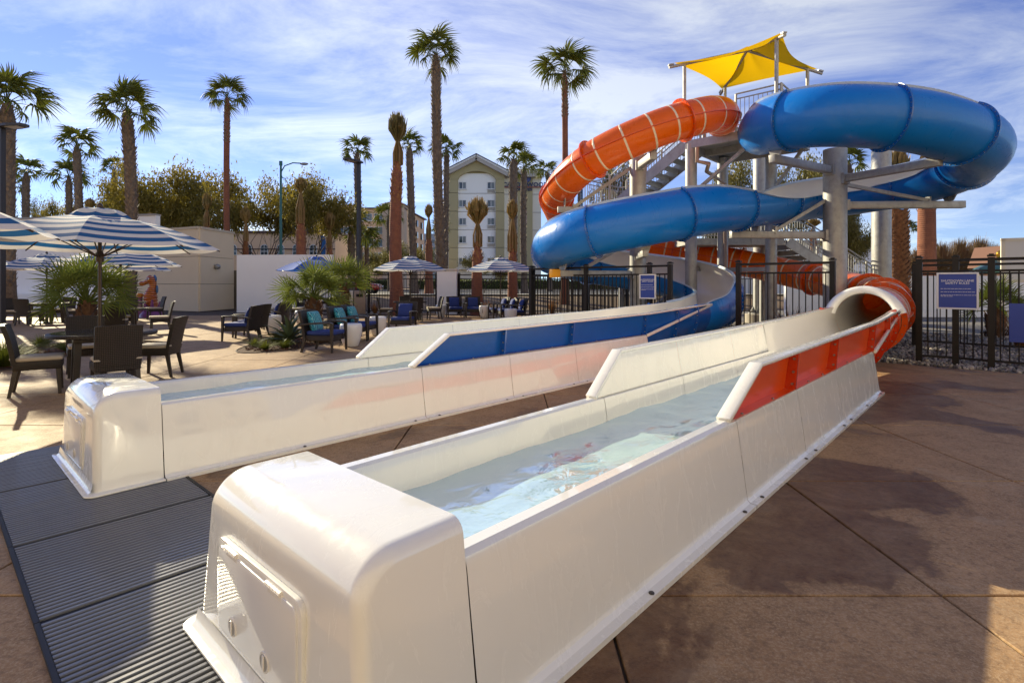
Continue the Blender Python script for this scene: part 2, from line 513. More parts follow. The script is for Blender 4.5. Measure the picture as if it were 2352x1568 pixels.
# gravel bed under the slides, loose stones on it
mb = MB()
gp = [uv(GU, GV), uv(GU, 6.5), uv(32, 6.5), uv(32, GV)]
mb.add([(p.x, p.y, -0.012) for p in gp], [(0, 1, 2, 3)])
struct('gravel_bed', mb, gravel_m)
kerb_m = mat('kerb_concrete', (0.30, 0.25, 0.20), 0.85, noise=(4, 0.6, (0.22, 0.18, 0.14)))
ico = [(0, 0, 1), (.894, 0, .447), (.276, .851, .447), (-.724, .526, .447), (-.724, -.526, .447), (.276, -.851, .447),
       (.724, .526, -.447), (-.276, .851, -.447), (-.894, 0, -.447), (-.276, -.851, -.447), (.724, -.526, -.447), (0, 0, -1)]
icof = [(0, 1, 2), (0, 2, 3), (0, 3, 4), (0, 4, 5), (0, 5, 1), (1, 6, 2), (2, 7, 3), (3, 8, 4), (4, 9, 5), (5, 10, 1),
        (6, 7, 2), (7, 8, 3), (8, 9, 4), (9, 10, 5), (10, 6, 1), (11, 7, 6), (11, 8, 7), (11, 9, 8), (11, 10, 9), (11, 6, 10)]
mb = MB()
rnd = random.Random(3)
for k in range(9000):
    if k < 5200: U_, V_ = 12.05 + rnd.random() ** 1.4 * 5.5, rnd.uniform(-5.5, 1.8)
    else: U_, V_ = 12.05 + rnd.random() * 8, rnd.uniform(-9.8, 3.5)
    p = uv(U_, V_)
    s_ = rnd.uniform(0.018, 0.05)
    M = Euler((rnd.random() * 6, rnd.random() * 6, rnd.random() * 6)).to_matrix()
    sc = (s_ * rnd.uniform(.8, 1.4), s_ * rnd.uniform(.7, 1.1), s_ * rnd.uniform(.5, .8))
    vs = []
    for q in ico:
        g = M @ Vector((q[0] * sc[0], q[1] * sc[1], q[2] * sc[2]))
        vs.append((p.x + g.x, p.y + g.y, 0.006 + g.z))
    mb.add(vs, icof, k % 3)
st = mb.build('gravel', [mat('pale_stone', (0.42, 0.38, 0.33), 0.85), mat('grey_stone', (0.25, 0.235, 0.215), 0.85), mat('dark_stone', (0.13, 0.12, 0.11), 0.85)])
tag(st, 'loose grey gravel stones under the water slides', 'gravel', kind='stuff')

# street beyond the patio fence, slightly higher than the patio
SZ = 0.55
def sheet(name, pts, z, m):
    mb = MB(); mb.add([(x, y, z) for x, y in pts], [tuple(range(len(pts)))]); return struct(name, mb, m)
mb = MB()
mb.add([(-300, 31, -0.05), (300, 31, -0.05), (300, 36, SZ), (-300, 36, SZ), (300, 420, SZ), (-300, 420, SZ)], [(0, 1, 2, 3), (3, 2, 4, 5)])
struct('street_bank', mb, soil)
sheet('sidewalk', [(-300, 38.5), (300, 38.5), (300, 41), (-300, 41)], SZ + 0.12, walk_m)
sheet('street', [(-300, 41.4), (300, 41.4), (300, 66), (-300, 66)], SZ + 0.004, asphalt)
mb = MB(); mb.box((0, 41.2, SZ + 0.06), (600, 0.4, 0.12)); mb.box((0, 66.2, SZ + 0.075), (600, 0.4, 0.15))
struct('kerb', mb, walk_m)
sheet('far_sidewalk', [(-300, 66.4), (300, 66.4), (300, 69.5), (-300, 69.5)], SZ + 0.14, walk_m)
mb = MB()
for k in range(-12, 13):
    mb.box((k * 9.0, 49, SZ + 0.009), (3.0, 0.15, 0.002)); mb.box((k * 9.0, 58, SZ + 0.009), (3.0, 0.15, 0.002))
mb.box((0, 53.5, SZ + 0.009), (500, 0.25, 0.002))
struct('road_marking', mb, paint_w)

# ------------------------------------------------------------------ drain grates in front of the run-outs
grate_m = mat('grey_plastic_grate', (0.15, 0.155, 0.165), 0.30, noise=(5, 0.7, (0.11, 0.115, 0.125)), coat=0.15)
pit_m = mat('drain_shadow_gap', (0.012, 0.012, 0.013), 0.6)
RZ = math.atan2(UY, UX)
rib = MB()
pitch = 0.0362
prof = [(-0.0112, 0), (-0.0112, 0.008), (-0.0075, 0.0118), (0.0075, 0.0118), (0.0112, 0.008), (0.0112, 0)]
rib.prism(prof, 0.0, 0.985, 'x')
rib_me = rib.data('rib', grate_m)
vb = [-6.24, -5.12, -4.01, -3.03, -2.0, -0.98, 0.02]
names = ['farthest drain grate, beside the left white run-out end box', 'drain grate passing under the left white run-out end box',
         'drain grate just in front of the left white end box', 'ribbed drain grate between the two white end boxes',
         'drain grate running under the near white end box', 'drain grate beside the right side of the near end box']
for k in range(6):
    g = empty('drain_grate', uv(0.345, vb[k], 0.0015), RZ, 'grey ribbed ' + names[k] if 'ribbed' not in names[k] else 'grey ' + names[k], 'drain grate', 'ribbed drain grates in the deck')
    wd = vb[k + 1] - vb[k]
    mb = MB(); mb.add([(0, 0, 0.001), (0.985, 0, 0.001), (0.985, -wd, 0.001), (0, -wd, 0.001)], [(3, 2, 1, 0)])
    mb.build('channel', pit_m, g)
    mb = MB(); mb.box((-0.012, -wd / 2, 0.007), (0.018, wd - 0.006, 0.016)); mb.box((0.997, -wd / 2, 0.007), (0.018, wd - 0.006, 0.016))
    mb.build('edge_frame', pit_m, g)
    n = int((wd - 0.012) / pitch); off = (wd - (n - 1) * pitch) / 2
    for q in range(n):
        obj('rib', rib_me, g, (0, -off - q * pitch, random.uniform(0, 0.0012)))
# ------------------------------------------------------------------ the two run-outs (shutdown lanes)
def resample(pts, n):
    d = [0]
    for a, b in zip(pts, pts[1:]): d.append(d[-1] + math.dist(a, b))
    out = []
    for k in range(n):
        t = d[-1] * k / (n - 1)
        i = max(j for j in range(len(pts) - 1) if d[j] <= t + 1e-9)
        f = (t - d[i]) / max(1e-9, d[i + 1] - d[i])
        out.append(tuple(a + (b - a) * f for a, b in zip(pts[i], pts[i + 1])))
    return out
def sm(t):
    t = max(0, min(1, t)); return t * t * (3 - 2 * t)
FZ = 0.016
ZT = lambda U: 0.86 + (U - 3.98) / (8.6 - 3.98) * 0.05 if U < 8.6 else 0.91 + (U - 8.6) / 2.8 * 0.09
MZ, MR = 0.78, 0.50
HALF = [(.69, -.0145), (.69, .010), (.65, .013), (.632, .03), (.568, .50), (.558, .53), (.535, .545), (.482, .545), (.462, .532), (.452, .50), (.405, .15), (.37, .112), (0, .105)]
def flume(V0, cm_panel, cm_frame, label, cname):
    g = empty('slide_run_out', uv(0, V0, FZ), RZ, label, 'slide run-out', 'white slide run-outs')
    full = [(-a, b) for a, b in HALF] + [(a, b) for a, b in reversed(HALF[:-1])]
    cuts = [1.212, 3.63, 5.02, 6.42, 8.55]
    for a, b in zip(cuts, cuts[1:]):
        mb = MB()
        mb.grid([[(a + 0.0025, w_, z) for w_, z in full], [(b - 0.0025, w_, z) for w_, z in full]], flip=True)
        n = len(full)
        if b > 8: mb.add([(b - 0.0025, w_, z) for w_, z in full], [tuple(range(n))])
        mb.build('basin_section', gel_white, g, smooth=32)
    mb = MB()
    for U_ in (2.27, 3.47, 3.79, 4.86, 5.16, 6.25, 6.58, 7.45, 8.38):
        for s_ in (-1, 1):
            mb.lathe([(0.0135, 0), (0.0135, 0.005), (0.009, 0.008)], 10, (U_, s_ * 0.672, 0.0118))
    tag(mb.build('floor_bolts', bolt_dark, g), kind='stuff')
    # end box with a big round front edge
    prof = [(0.790, 0.0)] + [(0.806 + 0.0, 0.50)]
    cr_, rr = (0.955, 0.512), 0.149
    prof += [(cr_[0] - rr * cos(R(a)), cr_[1] + rr * sin(R(a))) for a in range(9, 91, 9)] + [(1.209, 0.661), (1.209, 0.0)]
    bm = bmesh.new()
    hw = lambda z: 0.632 - 0.082 * z / 0.66
    rows = []
    for s_ in (-1, 1):
        rows.append([bm.verts.new((a, s_ * hw(z), z)) for a, z in prof])
    n = len(prof)
    sides = []
    for k in range(n):
        k2 = (k + 1) % n
        if k == n - 1: continue
        bm.faces.new((rows[0][k], rows[1][k], rows[1][k2], rows[0][k2]))
    f0 = bm.faces.new(rows[0]); f1 = bm.faces.new(list(reversed(rows[1])))
    bm.normal_update()
    es = [e for e in bm.edges if (f0 in e.link_faces or f1 in e.link_faces) and len(e.link_faces) == 2 and max(v.co.x for v in e.verts) < 1.2095 and not (e.verts[0].co.x > 1.2 and e.verts[1].co.x > 1.2)]
    bmesh.ops.bevel(bm, geom=es, offset=0.05, segments=5, affect='EDGES', profile=0.5, clamp_overlap=True)
    bmesh.ops.recalc_face_normals(bm, faces=bm.faces)
    me = bpy.data.meshes.new('end_box'); bm.to_mesh(me); bm.free()
    me.materials.append(gel_white)
    me.polygons.foreach_set('use_smooth', [True] * len(me.polygons)); me.set_sharp_from_angle(angle=R(35))
    obj('end_box', me, g)
    # foot flange and its sloped fillet
    mb = MB(); r_ = 0.07
    pl = [(1.209, -0.69)]
    for cx, cy, a0 in ((0.735 + r_, -0.70 + r_, 270), (0.735 + r_, 0.70 - r_, 180)):
        pl += [(cx + r_ * cos(R(a0 - a)), cy + r_ * sin(R(a0 - a))) for a in range(0, 91, 15)]
    pl += [(1.209, 0.69)]
    mb.prism(pl[::-1], -0.0, 0.013)
    mb.build('foot_flange', gel_white, g, fix=True, bevel=0.004)
    mb = MB()
    mb.grid([[(0.763, -0.63, 0.0135), (0.763, 0.63, 0.0135)], [(0.778, -0.632, 0.022), (0.778, 0.632, 0.022)], [(0.7905, -0.632, 0.075), (0.7905, 0.632, 0.075)]], flip=True)
    mb.build('fillet', gel_white, g, smooth=60)
    # hatch
    def rrect(w0, w1, z0, z1, r):
        P = []
        for cx, cz, a0 in ((w1 - r, z1 - r, 0), (w0 + r, z1 - r, 90), (w0 + r, z0 + r, 180), (w1 - r, z0 + r, 270)):
            P += [(cx + r * cos(R(a0 + a)), cz + r * sin(R(a0 + a))) for a in range(0, 91, 15)]
        return P
    mb = MB(); mb.prism(rrect(-0.29, 0.405, 0.085, 0.455, 0.05), 0.786, 0.806, 'x')
    hf = mb.build('hatch_frame', gel_white, g, fix=True, bevel=0.004)
    mb = MB(); mb.prism(rrect(-0.262, 0.378, 0.105, 0.43, 0.035), 0.7805, 0.789, 'x')
    h = mb.build('hatch', mat('pale_grey_hatch', (0.72, 0.71, 0.70), 0.3, coat=0.3), g, fix=True, bevel=0.004)
    for c_ in (0.25, -0.11):
        mb = MB()
        for q in range(5): mb.tube([(0.781, c_ - 0.05 + q * 0.022, 0.437), (0.781, c_ - 0.031 + q * 0.022, 0.437)], 0.009, 8)
        mb.box((0.783, c_ - 0.004, 0.424), (0.006, 0.10, 0.022))
        tag(mb.build('hinge', gel_inner, h), kind='stuff')
    for c_ in (0.235, -0.04):
        mb = MB()
        vs = [(0.77, c_ + 0.034 * cos(2 * pi * k / 20), 0.165 + 0.034 * sin(2 * pi * k / 20)) for k in range(20)]
        mb.tube([(0.7815, c_, 0.165), (0.777, c_, 0.165)], [0.034, 0.034], 20)
        lt = mb.build('latch', gel_inner, h, smooth=30)
        mb = MB(); mb.tube([(0.778, c_, 0.165), (0.7762, c_, 0.165)], [0.027, 0.027], 20)
        mb.build('latch_cup', mat('latch_recess', (0.30, 0.29, 0.27), 0.5), lt)
        mb = MB(); mb.box((0.7755, c_, 0.165), (0.005, 0.012, 0.05)); mb.build('latch_grip', gel_inner, lt, bevel=0.0015)
    # splash guards, both sides
    for s_ in (-1, 1):
        gd = empty('splash_guard'); gd.parent = g
        def q(U_, W_, z): return (U_, s_ * W_, z)
        fr = [(3.53, .549), (3.99, .862), (6.3, ZT(6.3)), (8.6, ZT(8.6))]
        us = [3.53, 3.99, 5.02, 6.42, 8.6]
        for a, b in ((3.53, 5.02), (5.02, 6.42), (6.42, 8.6)):
            mb = MB()
            top = lambda U_: .549 + (U_ - 3.53) / .46 * .313 if U_ < 3.99 else ZT(U_)
            xs = [a + 0.0015] + ([3.99] if a < 3.99 else []) + [b - 0.0015]
            rows = []
            for U_ in xs: rows.append([q(U_, .470, .547), q(U_, .470 + .055 * (top(U_) - .549) / .313, top(U_) - 0.004)])
            mb.grid(rows, flip=(s_ > 0))
            mb.build('inner_skin', gel_white, gd)
        mb = MB()
        P = [(3.53, .549), (3.99, .862), (8.6, ZT(8.6)), (11.4, ZT(11.4) - 0.005)]
        ins = [.468, .520, .520, .448]; outs = [.562, .612, .612, .555]
        secs = []
        for (U_, z), a, b in zip(P, ins, outs):
            nu, nz = (-.56, .83) if U_ < 3.6 else ((-.3, .954) if U_ < 4.1 else (0, 1))
            t_ = 0.016
            secs.append([q(U_ + nu * t_, a, z + nz * t_), q(U_ + nu * t_, b, z + nz * t_), q(U_ - nu * t_, b, z - nz * t_), q(U_ - nu * t_, a, z - nz * t_)])
        mb.grid(secs, closed=True)
        mb.add(secs[0], [(0, 1, 2, 3)]); mb.add(secs[-1], [(3, 2, 1, 0)])
        mb.build('cap', gel_white, gd, fix=True, bevel=0.007)
        # coloured outer face with bolted ribs
        rbs = [4.92, 6.36, 8.5]
        lo = 3.58
        for b in rbs:
            mb = MB()
            xs = [lo] + ([3.99] if lo < 3.9 else []) + [b - .013]
            top = lambda U_: .549 + (U_ - 3.53) / .46 * .313 if U_ < 3.99 else ZT(U_)
            mb.grid([[q(U_, .492, .552), q(U_, .492 + .04 * (top(U_) - .549) / .313, top(U_) - .016)] for U_ in xs], flip=(s_ < 0))
            mb.grid([[q(lo, .492, .5525), q(lo, .575, .5525)], [q(b - .013, .492, .5525), q(b - .013, .575, .5525)]], flip=(s_ > 0))
            mb.build('colour_panel', cm_panel, gd)
            mb = MB()
            zt = ZT(b) - .017
            mb.add([q(b - .012, .492, .553), q(b - .012, .578, .553), q(b - .012, .604, zt), q(b - .012, .53, zt),
                    q(b + .012, .492, .553), q(b + .012, .578, .553), q(b + .012, .604, zt), q(b + .012, .53, zt)],
                   [(0, 1, 2, 3), (7, 6, 5, 4), (4, 5, 1, 0), (5, 6, 2, 1), (6, 7, 3, 2), (7, 4, 0, 3)])
            rb = mb.build('rib', cm_frame, gd, fix=True)
            mb = MB()
            for z_ in (.60, .70, .81): mb.tube([q(b - .022, .555 + (z_ - .6) * .08, z_), q(b + .022, .555 + (z_ - .6) * .08, z_)], .011, 8)
            tag(mb.build('bolts', bolt_m, rb), kind='stuff')
            lo = b + .013
        mb = MB()
        for U_ in (3.75, 4.4, 5.4, 5.9, 7.0, 7.8): mb.lathe([(.010, 0), (.010, .006), (.006, .010)], 8, q(U_, .555, .553))
        tag(mb.build('panel_bolts', bolt_m, gd), kind='stuff')
    # round throat between basin and slide
    rect = lambda U_: [(.525, ZT(U_) - .006), (.470, .547), (.452, .50), (.405, .15), (.37, .112), (0, .105)]
    circ = [(MR * cos(R(a)), MZ + MR * sin(R(a))) for a in [26 - 116 * k / 15 for k in range(16)]]
    Us = [7.6 + 0.2 * k for k in range(20)]
    def section(U_, off=0.0):
        t_ = sm((U_ - 8.3) / 3.0)
        A = resample(rect(min(U_, 8.6)), 16)
        # floor climbs out of the basin
        A = [(a, b + (0.0 if b > .5 else (1 - (b - .105) / .4) * 0.10 * sm((U_ - 7.0) / 2.2))) for a, b in A]
        Q = [((1 - t_) * a[0] + t_ * c[0], (1 - t_) * a[1] + t_ * c[1]) for a, c in zip(A, circ)]
        if off:
            R2 = []
            for k, (a, b) in enumerate(Q):
                a0 = Q[max(0, k - 1)]; a1 = Q[min(15, k + 1)]
                dx, dz = a1[0] - a0[0], a1[1] - a0[1]; ln = math.hypot(dx, dz) or 1
                R2.append((a - dz / ln * off, b + dx / ln * off))
            Q = R2
        L_ = [(-a, b) for a, b in Q]; Rr = [(a, b) for a, b in reversed(Q[:-1])]
        return L_ + Rr
    mb = MB(); mb.grid([[(U_, a, b) for a, b in section(U_)] for U_ in Us if U_ <= 11.41], flip=True)
    mb.build('throat_lining', gel_inner, g, smooth=40)
    mb = MB(); mb.grid([[(U_, a, b) for a, b in section(U_, 0.022)] for U_ in Us if 8.55 < U_ <= 11.41])
    mb.build('throat_shell', cm_panel, g, smooth=40)
    for U_ in (9.75, 10.65):
        mb = MB(); s0 = section(U_, 0.022); s1 = section(U_, 0.095)
        rows = [[(U_ - .012, a, b) for a, b in s0], [(U_ - .012, a, b) for a, b in s1], [(U_ + .012, a, b) for a, b in s1], [(U_ + .012, a, b) for a, b in s0]]
        mb.grid(rows); rg_ = mb.build('throat_ring', cm_frame, g, fix=True)
        mb = MB()
        sc = section(U_, 0.062)
        for k in range(1, 31, 2): mb.box((U_, sc[k][0], sc[k][1]), (.05, .018, .018))
        tag(mb.build('bolts', bolt_m, rg_), kind='stuff')
    for s_ in (-1, 1):
        mb = MB(); mb.bar((8.52, s_ * .585, .535), (11.40, s_ * .545, .985), .035, .05)
        mb.build('edge_strip', gel_white, g, bevel=.008)
    return g
f_blue = flume(-5.20, gel_navy, mat('blue_flange', (0.012, 0.10, 0.42), 0.22, coat=0.6), 'long white open run-out with blue side panels, the farther of two', 'blue')
f_orange = flume(-1.88, gel_red, mat('red_flange', (0.55, 0.035, 0.004), 0.25, coat=0.6), 'long white open run-out with orange side panels, nearest the camera', 'orange')

# rolled lip over the orange tube's mouth
mb = MB()
pts = []; rs = []
for k in range(25):
    a = R(14 + 152 * k / 24)
    pts.append((11.34 - 0.06 * abs(cos(a)), 0.545 * cos(a), MZ + 0.545 * sin(a))); rs.append(0.068 + 0.03 * abs(cos(a)) ** 3)
mb.tube(pts, rs, 12)
mb.build('mouth_lip', gel_white, f_orange, smooth=60)
mb = MB()
mb.grid([[(U_, rr * cos(R(20 + 140 * k / 30)), MZ + rr * sin(R(20 + 140 * k / 30))) for k in range(31)] for U_, rr in ((11.36, .50), (11.36, .575), (11.62, .56), (11.62, .50), (11.36, .50))])
mb.build('mouth_hood', gel_white, f_orange, smooth=40, fix=True)
mb = MB()
mb.grid([[(U_, .50 * cos(R(24 - 228 * k / 30)), MZ + .50 * sin(R(24 - 228 * k / 30))) for k in range(31)] for U_ in (11.38, 11.65)])
mb.build('mouth_lining', gel_inner, f_orange, smooth=60)

# water in the basins
def water_mat(foam):
    m = bpy.data.materials.new('clear_pool_water'); m.use_nodes = True
    t = m.node_tree; t.nodes.clear(); n_ = t.nodes.new; l_ = t.links.new
    o = n_('ShaderNodeOutputMaterial'); tr = n_('ShaderNodeBsdfTransparent'); gl = n_('ShaderNodeBsdfGlossy'); df = n_('ShaderNodeBsdfDiffuse')
    tr.inputs[0].default_value = (0.42, 0.885, 0.925, 1); gl.inputs['Roughness'].default_value = 0.03
    df.inputs[0].default_value = (0.62, 0.93, 0.93, 1)
    fr = n_('ShaderNodeFresnel'); fr.inputs[0].default_value = 1.33
    c = n_('ShaderNodeTexCoord')
    mpp = n_('ShaderNodeMapping'); mpp.inputs['Scale'].default_value = (1, 1.6, 1); l_(c.outputs['Object'], mpp.inputs[0])
    a = n_('ShaderNodeTexNoise'); a.inputs['Scale'].default_value = 5.0; a.inputs['Detail'].default_value = 4; a.inputs['Distortion'].default_value = 0.8
    l_(mpp.outputs[0], a.inputs['Vector'])
    bp = n_('ShaderNodeBump'); bp.inputs['Strength'].default_value = 0.35; bp.inputs['Distance'].default_value = 0.03
    l_(a.outputs['Fac'], bp.inputs['Height']); l_(bp.outputs[0], fr.inputs['Normal']); l_(bp.outputs[0], gl.inputs['Normal'])
    m1 = n_('ShaderNodeMixShader'); l_(fr.outputs[0], m1.inputs[0]); l_(tr.outputs[0], m1.inputs[1]); l_(gl.outputs[0], m1.inputs[2])
    nf = n_('ShaderNodeTexNoise'); nf.inputs['Scale'].default_value = 7.0; nf.inputs['Detail'].default_value = 9; nf.inputs['Roughness'].default_value = 0.75; nf.inputs['Distortion'].default_value = 1.2
    l_(mpp.outputs[0], nf.inputs['Vector'])
    mr = n_('ShaderNodeMapRange'); mr.inputs['From Min'].default_value = foam; mr.inputs['From Max'].default_value = foam + 0.14; mr.inputs['To Min'].default_value = 0.34; mr.inputs['To Max'].default_value = 0.75
    l_(nf.outputs['Fac'], mr.inputs['Value'])
    m2 = n_('ShaderNodeMixShader'); l_(mr.outputs[0], m2.inputs[0]); l_(m1.outputs[0], m2.inputs[1]); l_(df.outputs[0], m2.inputs[2])
    l_(m2.outputs[0], o.inputs[0])
    return m
from mathutils import noise as MN
def water(V0, foam, amp, lab, wz=.36, hw=.436):
    mb = MB(); rows = []
    for i in range(150):
        U_ = 1.215 + 6.6 * i / 149
        row = []
        for j in range(25):
            W_ = -hw + 2 * hw * j / 24
            z = wz + amp * (MN.noise(Vector((U_ * 1.8, W_ * 2.2, V0))) * 1.0 + 0.5 * MN.noise(Vector((U_ * 5, W_ * 6, V0 + 3))))
            row.append((U_, W_, z + FZ))
        rows.append(row)
    mb.grid(rows)
    o = mb.build('water', water_mat(foam), smooth=180)
    o.location = uv(0, V0, 0); o.rotation_euler = (0, 0, RZ)
    tag(o, lab, kind='structure')
water(-5.20, 0.56, 0.022, 'splashing water in the far run-out basin', .435, .446)
water(-1.88, 0.66, 0.020, 'clear rippling water in the near run-out basin')

# ------------------------------------------------------------------ the slides
def frames(path):
    P = [Vector(p[:3]) for p in path]; out = []
    for i, p in enumerate(P):
        t = P[min(i + 1, len(P) - 1)] - P[max(0, i - 1)]; t.normalize()
        r = t.cross(Vector((0, 0, 1))); r.normalize(); u = r.cross(t)
        out.append((p, t, r, u))
    return out
def ringpt(fr, rad, th):
    p, t, r, u = fr
    return p + r * (rad * sin(th)) - u * (rad * cos(th))
m0 = uv(11.4, -5.20, MZ + FZ); m1 = uv(12.5, -5.20, 0.90)
BL = [(*m0, .50, 116, 116), (*m1, .55, 110, 125), (5.55, 14.5, 1.18, .60, 96, 150), (5.35, 16.2, 1.52, .62, 90, 155), (3.95, 17.4, 1.86, .62, 90, 155),
      (2.2, 17.0, 2.13, .62, 90, 152), (1.2, 15.4, 2.42, .62, 90, 154), (1.75, 13.9, 2.70, .62, 90, 156), (3.35, 13.4, 3.02, .62, 90, 156), (4.9, 13.85, 3.33, .62, 90, 150),
      (6.9, 15.05, 3.66, .60, 100, 98), (8.9, 16.4, 4.02, .63, 145, 92), (10.9, 16.8, 4.30, .66, 156, 90), (12.05, 15.3, 4.52, .68, 156, 90), (11.55, 13.4, 4.80, .68, 156, 90),
      (9.6, 12.45, 5.10, .68, 156, 90), (7.55, 12.4, 5.28, .68, 156, 90), (6.6, 13.5, 5.44, .66, 154, 90), (6.85, 14.9, 5.60, .60, 140, 100)]
bp_ = catmull(BL, 0.14); bf = frames(bp_)
blue = empty('blue_water_slide', uv(11.4, -5.2, 0), 0, 'open blue water slide with white inside, winding down from the tower', 'water slide')
boff = -Vector(blue.location)
def sweep_open(i0, i1, off, n=26, flip=False, endcut=(0, 0)):
    rows = []
    for i in range(i0, i1 + 1):
        rad, aL, aR = bp_[i][3] + off, R(bp_[i][4]), R(bp_[i][5])
        rows.append([ringpt(bf[i], rad, -aL + (aL + aR) * k / n) + boff for k in range(n + 1)])
    return rows
ln = [0]
for a, b in zip(bp_, bp_[1:]): ln.append(ln[-1] + math.dist(a[:3], b[:3]))
marks = [0]; nx = 1.9
for i, d in enumerate(ln):
    if d >= nx: marks.append(i); nx += 2.15
if len(bp_) - 1 - marks[-1] < 5: marks.pop()
marks.append(len(bp_) - 1)
for a, b in zip(marks, marks[1:]):
    mb = MB(); mb.grid(sweep_open(a, b, 0.012), flip=True); sct = mb.build('outer_shell', gel_blue, blue, smooth=60)
    mb = MB(); mb.grid(sweep_open(a, b, 0.0)); mb.build('inner_shell', gel_inner, blue, smooth=60)
    mb = MB()
    for side in (0, 1):
        rows = []
        for i in range(a, b + 1):
            rad = bp_[i][3]; th = -R(bp_[i][4]) if side == 0 else R(bp_[i][5])
            e = ringpt(bf[i], rad - .004, th); f = ringpt(bf[i], rad + .062, th)
            tg = (ringpt(bf[i], rad, th + (-.04 if side == 0 else .04)) - ringpt(bf[i], rad, th)); tg.normalize()
            rows.append([e + boff, f + boff, f + tg * .02 + boff, e + tg * .02 + boff])
        mb.grid(rows, closed=True); mb.add(rows[0], [(0, 1, 2, 3)]); mb.add(rows[-1], [(3, 2, 1, 0)])
    mb.build('rim', mat('pale_rim', (0.50, 0.60, 0.70), 0.3, coat=0.4), blue, fix=True)
for i in marks[1:-1]:
    p, t, r, u = bf[i]
    rad, aL, aR = bp_[i][3], R(bp_[i][4]), R(bp_[i][5]); n = 34
    rows = []
    for dr, dt in ((.012, -.016), (.082, -.016), (.082, .016), (.012, .016)):
        rows.append([ringpt(bf[i], rad + dr, -aL + (aL + aR) * k / n) + t * dt + boff for k in range(n + 1)])
    mb = MB(); mb.grid(rows + [rows[0]]); rg_ = mb.build('joint_ring', mat('blue_ring', (0.012, 0.12, 0.42), 0.25, coat=0.6), blue, smooth=40, fix=True)
    mb = MB()
    for k in range(1, 26):
        q = ringpt(bf[i], rad + .05, -aL + (aL + aR) * k / 26) + boff
        mb.tube([q - t * .028, q + t * .028], .012, 6)
    tag(mb.build('bolts', bolt_m, rg_), kind='stuff')

o0 = uv(11.62, -1.88, MZ + FZ); o1 = uv(13.0, -1.88, 0.90)
OR = [(*o0,), (*o1,), (8.75, 12.7, 1.03), (9.95, 15.0, 1.17), (9.85, 17.8, 1.62), (8.3, 19.6, 2.2), (5.4, 20.9, 2.88), (2.4, 19.9, 3.5), (1.45, 17.6, 3.95), (1.5, 15.5, 4.28),
      (2.2, 14.25, 4.76), (3.6, 13.75, 5.34), (4.9, 14.0, 5.78), (5.65, 14.7, 6.02), (6.0, 15.5, 6.10)]
op_ = catmull(OR, 0.10); of = frames(op_)
orange = empty('orange_tube_slide', uv(11.4, -1.88, 0), 0, 'closed orange tube slide with cream stripes, winding down from the tower', 'water slide')
ooff = -Vector(orange.location)
OR_R = lambda d: 0.515 - 0.05 * sm(d / 2.5)
lo_ = [0]
for a, b in zip(op_, op_[1:]): lo_.append(lo_[-1] + math.dist(a[:3], b[:3]))
om = [0]; nx = 1.35
for i, d in enumerate(lo_):
    if d >= nx: om.append(i); nx += 2.55
if len(op_) - 1 - om[-1] < 6: om.pop()
om.append(len(op_) - 1)
NT = 36
for a, b in zip(om, om[1:]):
    mb = MB()
    mb.grid([[ringpt(of[i], OR_R(lo_[i]), 2 * pi * k / NT) + ooff for k in range(NT)] for i in range(a, b + 1)], closed=True, flip=True)
    sct = mb.build('tube_section', gel_orange, orange, smooth=180)
    # translucent stripes moulded into the wall, and the two lengthwise seams
    sp_ = (lo_[b] - lo_[a]) / 4.0
    for q_ in range(4):
        d = lo_[a] + sp_ * (q_ + .5)
        i = min(range(a, b + 1), key=lambda k: abs(lo_[k] - d))
        p, t, r, u = of[i]
        mb = MB(); rad = OR_R(lo_[i]) + .004
        mb.grid([[ringpt(of[i], rad - (.004 if dt in (-.026, .026) else 0), 2 * pi * k / NT) + t * dt + ooff for k in range(NT)] for dt in (-.026, -.022, .022, .026)], closed=True, flip=True)
        mb.build('stripe', stripe_m, orange, smooth=50)
    for sgn in (1, -1):
        mb = MB(); rows = []
        for i in range(a, b + 1):
            p, t, r, u = of[i]; rad = OR_R(lo_[i])
            c_ = p + r * (sgn * (rad + .02)) + ooff
            rows.append([c_ - r * sgn * .03 - u * .012, c_ + r * sgn * .03 - u * .012, c_ + r * sgn * .03 + u * .012, c_ - r * sgn * .03 + u * .012])
        mb.grid(rows, closed=True); mb.build('seam_flange', gel_red, orange, fix=True)
for i in om[:-1]:
    p, t, r, u = of[i]; rad = OR_R(lo_[i]); n = 40
    rows = [[ringpt(of[i], rad + dr, 2 * pi * k / n) + t * dt + ooff for k in range(n)] for dr, dt in ((-.003, -.02), (.085, -.02), (.085, .02), (-.003, .02))]
    mb = MB(); mb.grid(rows, closed=True); rg_ = mb.build('joint_ring', gel_red, orange, smooth=40, fix=True)
    mb = MB()
    for k in range(22):
        q = ringpt(of[i], rad + .05, 2 * pi * k / 22) + ooff
        mb.tube([q - t * .03, q + t * .03], .011, 6)
    tag(mb.build('bolts', bolt_m, rg_), kind='stuff')
mb = MB()
k1 = om[3]
mb.grid([[ringpt(of[i], OR_R(lo_[i]) - .02, 2 * pi * k / NT) + ooff for k in range(NT)] for i in range(0, k1)], closed=True)
mb.build('tube_lining', gel_inner, orange, smooth=180)
